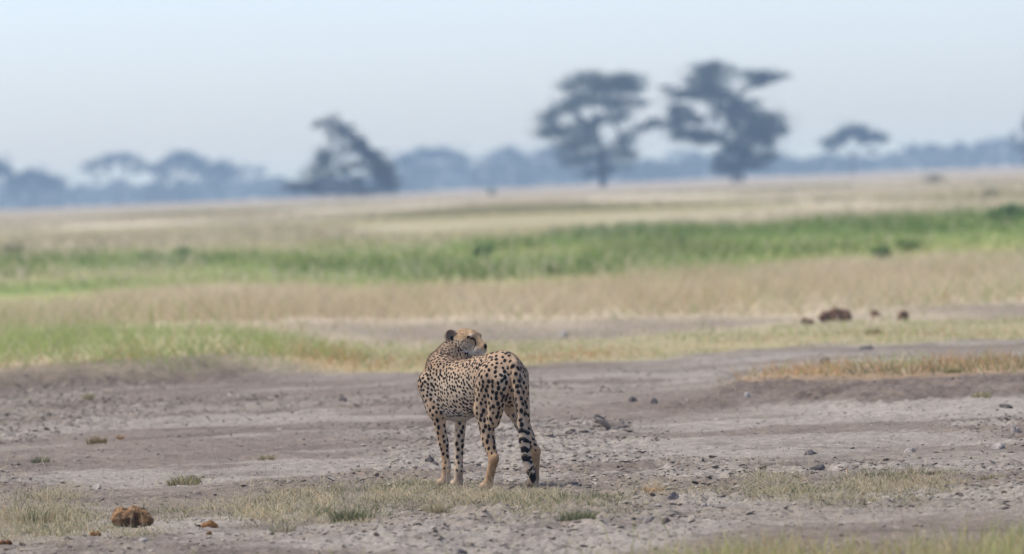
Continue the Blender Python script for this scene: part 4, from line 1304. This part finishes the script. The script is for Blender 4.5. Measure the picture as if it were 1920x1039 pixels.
def tall_stems():
    """thin dry flowering stalks standing in the short grass and dirt"""
    n0 = 5200
    X, Y = scatter_xy(n0, 43.2, 56)
    P = np.stack([X, Y, np.zeros(n0)], 1); px, py = project(P)
    d, g = strip_density(px, py)
    keep = RNG.uniform(size=n0) < 0.02 + 0.34 * np.clip(d, 0, 1)
    X, Y = X[keep], Y[keep]; n = len(X)
    base = np.stack([X, Y, height(X, Y) - 0.004], 1)
    H = RNG.uniform(0.06, 0.26, n)
    lean = RNG.normal(0, 1, (n, 2)) * (H * 0.28)[:, None]
    C = STRAW * 1.12 * RNG.uniform(0.8, 1.15, (n, 1))
    me = blade_mesh('dry_stems', base, H, RNG.uniform(0.0018, 0.0034, n), lean, C, curve=0.4)
    add('dry_stems', me, GRASS, kind='stuff', label='thin pale dry stems standing up from the short grass')


tall_stems()


def front_grass():
    """blurred grass close to the camera along the bottom right, with a few straws elsewhere"""
    n0 = 60000
    X, Y = scatter_xy(n0, 37.0, 43.0)
    P = np.stack([X, Y, np.zeros(n0)], 1); px, py = project(P)
    edge = np.interp(px, (-800, 380, 700, 1100, 1230, 1400, 1560, 1750, 1920, 2800), (1120, 1100, 1110, 1085, 1056, 1050, 1044, 1036, 1030, 1010)) + (vnoise(X * 2.2, Y, 111) - 0.5) * 26
    dens = smooth(0, 22, py - edge) * smooth(0.3, 0.6, vnoise(X * 4, Y * 2, 112)) + 0.004
    keep = RNG.uniform(size=n0) < dens * 0.8
    X, Y = X[keep], Y[keep]; n = len(X)
    base = np.stack([X, Y, height(X, Y) - 0.004], 1)
    H = 0.05 + 0.12 * RNG.uniform(size=n) ** 2
    lean = RNG.normal(0, 1, (n, 2)) * (H * 0.4)[:, None]
    C = blade_colour(n, np.clip(0.45 + 0.6 * (vnoise(X * 1.5, Y, 113) - 0.5), 0, 1), dry=STRAW * np.array((1.0, 0.97, 0.8)), grn=GREEN_Y * 1.05)
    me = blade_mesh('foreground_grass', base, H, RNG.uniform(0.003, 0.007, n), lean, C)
    add('foreground_grass', me, GRASS, kind='stuff', label='blurred yellowish grass along the lower right edge')


front_grass()


def meadow(name, label, y0, y1, n0, Hfun, W, dens_fun, col_fun, seg=1):
    X, Y = scatter_xy(n0, y0, y1, 1.6)
    cv = cover(X, Y)
    keep = RNG.uniform(size=n0) < dens_fun(X, Y, cv)
    X, Y = X[keep], Y[keep]; cv = {k: v[keep] for k, v in cv.items()}
    n = len(X)
    base = np.stack([X, Y, height(X, Y, cv) - 0.01], 1)
    H = Hfun(X, Y, cv) * RNG.uniform(0.55, 1.15, n)
    lean = RNG.normal(0, 1, (n, 2)) * (H * 0.85)[:, None]
    C = col_fun(X, Y, cv)
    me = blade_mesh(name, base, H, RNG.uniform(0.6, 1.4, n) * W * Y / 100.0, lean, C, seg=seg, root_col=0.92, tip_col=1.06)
    add(name, me, GRASS, kind='stuff', label=label)


def tan_col(X, Y, cv):
    n = len(X)
    g = np.clip(0.12 + 0.3 * smooth(-6, 6, cv['py'] - interp(cv['px'], E_PATH_LO)) + 0.75 * cv['lgreen'] + 0.25 * (vnoise(X * 0.6, Y * 0.12, 121) - 0.4), 0, 0.9)
    C = blade_colour(n, g, dry=lerp(np.repeat(TAN_PALE[None, :], n, 0), TAN, vnoise(X * 0.5, Y * 0.1, 122)) * 1.0, grn=GREEN * 0.6 + GREEN_Y * 0.4)
    o = RNG.uniform(size=n) < np.clip(cv['orange'] * 0.6 + cv['isl'] * 0.72, 0, 0.9) * smooth(0.3, 0.5, vnoise(X * 1.3, Y * .3, 124))
    C[o] = ORANGE * RNG.uniform(0.8, 1.25, (o.sum(), 1))
    gi = (RNG.uniform(size=n) < 0.6) & (cv['isl'] > 0.3) & (cv['px'] > 1580) & (cv['py'] > interp(cv['px'], E_ISL_LO) - 14)
    C[gi] = GREY_GREEN * 1.1
    return C


meadow('dry_grass', 'band of dry straw coloured grass beyond the dirt flat', 62, 182, 390000,
       lambda X, Y, cv: 0.06 + 0.22 * smooth(4, -10, cv['py'] - interp(cv['px'], E_PATH_HI)) * (1 - cv['path']) + 0.16 * cv['lgreen'] + 0.05 * (cv['isl'] > 0.2) + 0.04 * vnoise(X * 0.8, Y * 0.2, 123),
       0.012,
       lambda X, Y, cv: np.clip(np.maximum(cv['grass'] * (1 - cv['green']) * (1 - cv['far']) * (1 - 0.66 * cv['path']) * (0.3 + 0.7 * smooth(0.3, 0.55, vnoise(X * 1.6, Y * 0.35, 125))) * 0.62, cv['isl'] * 0.95), 0, 1),
       tan_col)


def green_col(X, Y, cv):
    n = len(X)
    t = smooth(0.35, 0.65, vnoise(X * 0.12, Y * 0.04, 131))
    C = lerp(np.repeat((GREEN * 1.05)[None, :], n, 0), GREEN_Y, t) * RNG.uniform(0.7, 1.3, (n, 1))
    dk = smooth(0.6, 0.75, vnoise(X * 0.3, Y * 0.05, 133))
    C = lerp(C, GREEN * 0.6, dk * 0.8)
    o = RNG.uniform(size=n) < 0.08 + 0.4 * smooth(0.56, 0.68, fbm(X * 0.12, Y * 0.06, 65))
    C[o] = TAN_PALE * 0.85
    return C


meadow('green_grass', 'lush green belt of grass and sedge across the plain', 150, 420, 178000,
       lambda X, Y, cv: 0.10 + 0.30 * smooth(0.45, 0.75, vnoise(X * 0.3, Y * 0.05, 133)) + 0.10 * vnoise(X * 0.7, Y * 0.1, 134),
       0.022, lambda X, Y, cv: cv['green'] * 0.6, green_col)


def far_col(X, Y, cv):
    n = len(X)
    t = vnoise(X * 0.06, Y * 0.012, 141)
    return lerp(np.repeat((OLIVE * 0.95)[None, :], n, 0), TAN_PALE * 0.9, smooth(0.3, 0.7, t)) * RNG.uniform(0.75, 1.2, (n, 1))


meadow('far_grass', 'olive and straw coloured grass on the far side of the green belt', 260, 800, 83000,
       lambda X, Y, cv: 0.2 + 0.25 * vnoise(X * 0.15, Y * 0.03, 142), 0.022, lambda X, Y, cv: cv['far'] * smooth(800, 500, Y) * smooth(0.35, 0.6, vnoise(X * 0.1, Y * 0.02, 143)), far_col)


def tussock(px, py, wpx, hpx, green, label, n=150, dry=STRAW, grn=GREY_GREEN):
    p = spot_on(px, py); s = p[1] / FPX
    W, H = wpx * s, hpx * s
    r = np.sqrt(RNG.uniform(0, 1, n)); a = RNG.uniform(0, 6.28, n)
    b = np.stack([np.cos(a) * r * W * 0.38, np.sin(a) * r * W * 0.3, np.full(n, -0.006)], 1)
    ht = H * RNG.uniform(0.45, 1.1, n) * (1 - 0.35 * r)
    lean = b[:, :2] / (W * 0.38) * (ht * 0.7)[:, None] + RNG.normal(0, 0.25, (n, 2)) * ht[:, None]
    C = blade_colour(n, np.full(n, green), dry=dry, grn=grn)
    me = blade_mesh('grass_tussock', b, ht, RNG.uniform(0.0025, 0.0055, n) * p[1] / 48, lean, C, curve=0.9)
    o = add('grass_tussock', me, GRASS, label=label, category='grass tuft', group='separate tufts of grass on the dirt flat')
    o.location = p + np.array((0, W * 0.3, 0))


OLV = np.array((0.24, 0.225, 0.08))
tussock(345, 909, 84, 26, 0.6, 'yellow green tuft on a small earth hump, left part of the flat', 230, STRAW, OLV)
lump('earth_hump', 'earth hump', 358, 906, 44, 20, (0.16, 0.13, 0.115), 'small dark hump of earth inside the yellow green tuft at left', seed=77, rough=0.2)
tussock(180, 832, 50, 20, 0.35, 'brownish tuft halfway up the flat at the left', 150, np.array((0.34, 0.25, 0.13)), OLV)
tussock(226, 824, 16, 14, 0.1, 'tiny orange tuft right of the brownish tuft at the left', 50, ORANGE)
tussock(500, 862, 40, 14, 0.5, 'small flat olive tuft left of the cheetah at mid flat', 110, STRAW, OLV)
tussock(76, 868, 44, 18, 0.8, 'grey green tuft near the left edge of the flat', 120)
tussock(166, 750, 22, 22, 0.5, 'upright small tuft at the foot of the left bank', 80, STRAW, OLV)
tussock(652, 977, 80, 34, 0.9, 'dense dark green tuft left of centre near the bottom', 330)
tussock(1085, 976, 90, 26, 0.9, 'dense dark green tuft right of the hind feet', 330)
tussock(818, 962, 64, 28, 0.25, 'yellow brown tuft below the front feet', 230, STRAW * 0.9)
tussock(60, 985, 120, 46, 0.5, 'broad ragged tuft left of the large dung ball', 330)
tussock(1862, 898, 60, 14, 0.4, 'flat yellowish tuft near the right edge', 130, STRAW, OLV)
tussock(530, 998, 60, 30, 0.4, 'pale blurred tuft near the bottom left of centre', 160, TAN_PALE)
tussock(1790, 700, 40, 16, 0.7, 'small green tuft above the orange patch at the right', 110, STRAW, OLV)
tussock(1840, 745, 50, 16, 0.5, 'olive tuft on the dark bank near the right edge', 110, STRAW, OLV)
tussock(1640, 627, 50, 20, 0.7, 'olive tuft below the row of dung by the far path', 110, STRAW, OLV)
tussock(1225, 924, 60, 16, 0.0, 'dry orange stems spread left of the anthill lump', 150, ORANGE * 1.1)
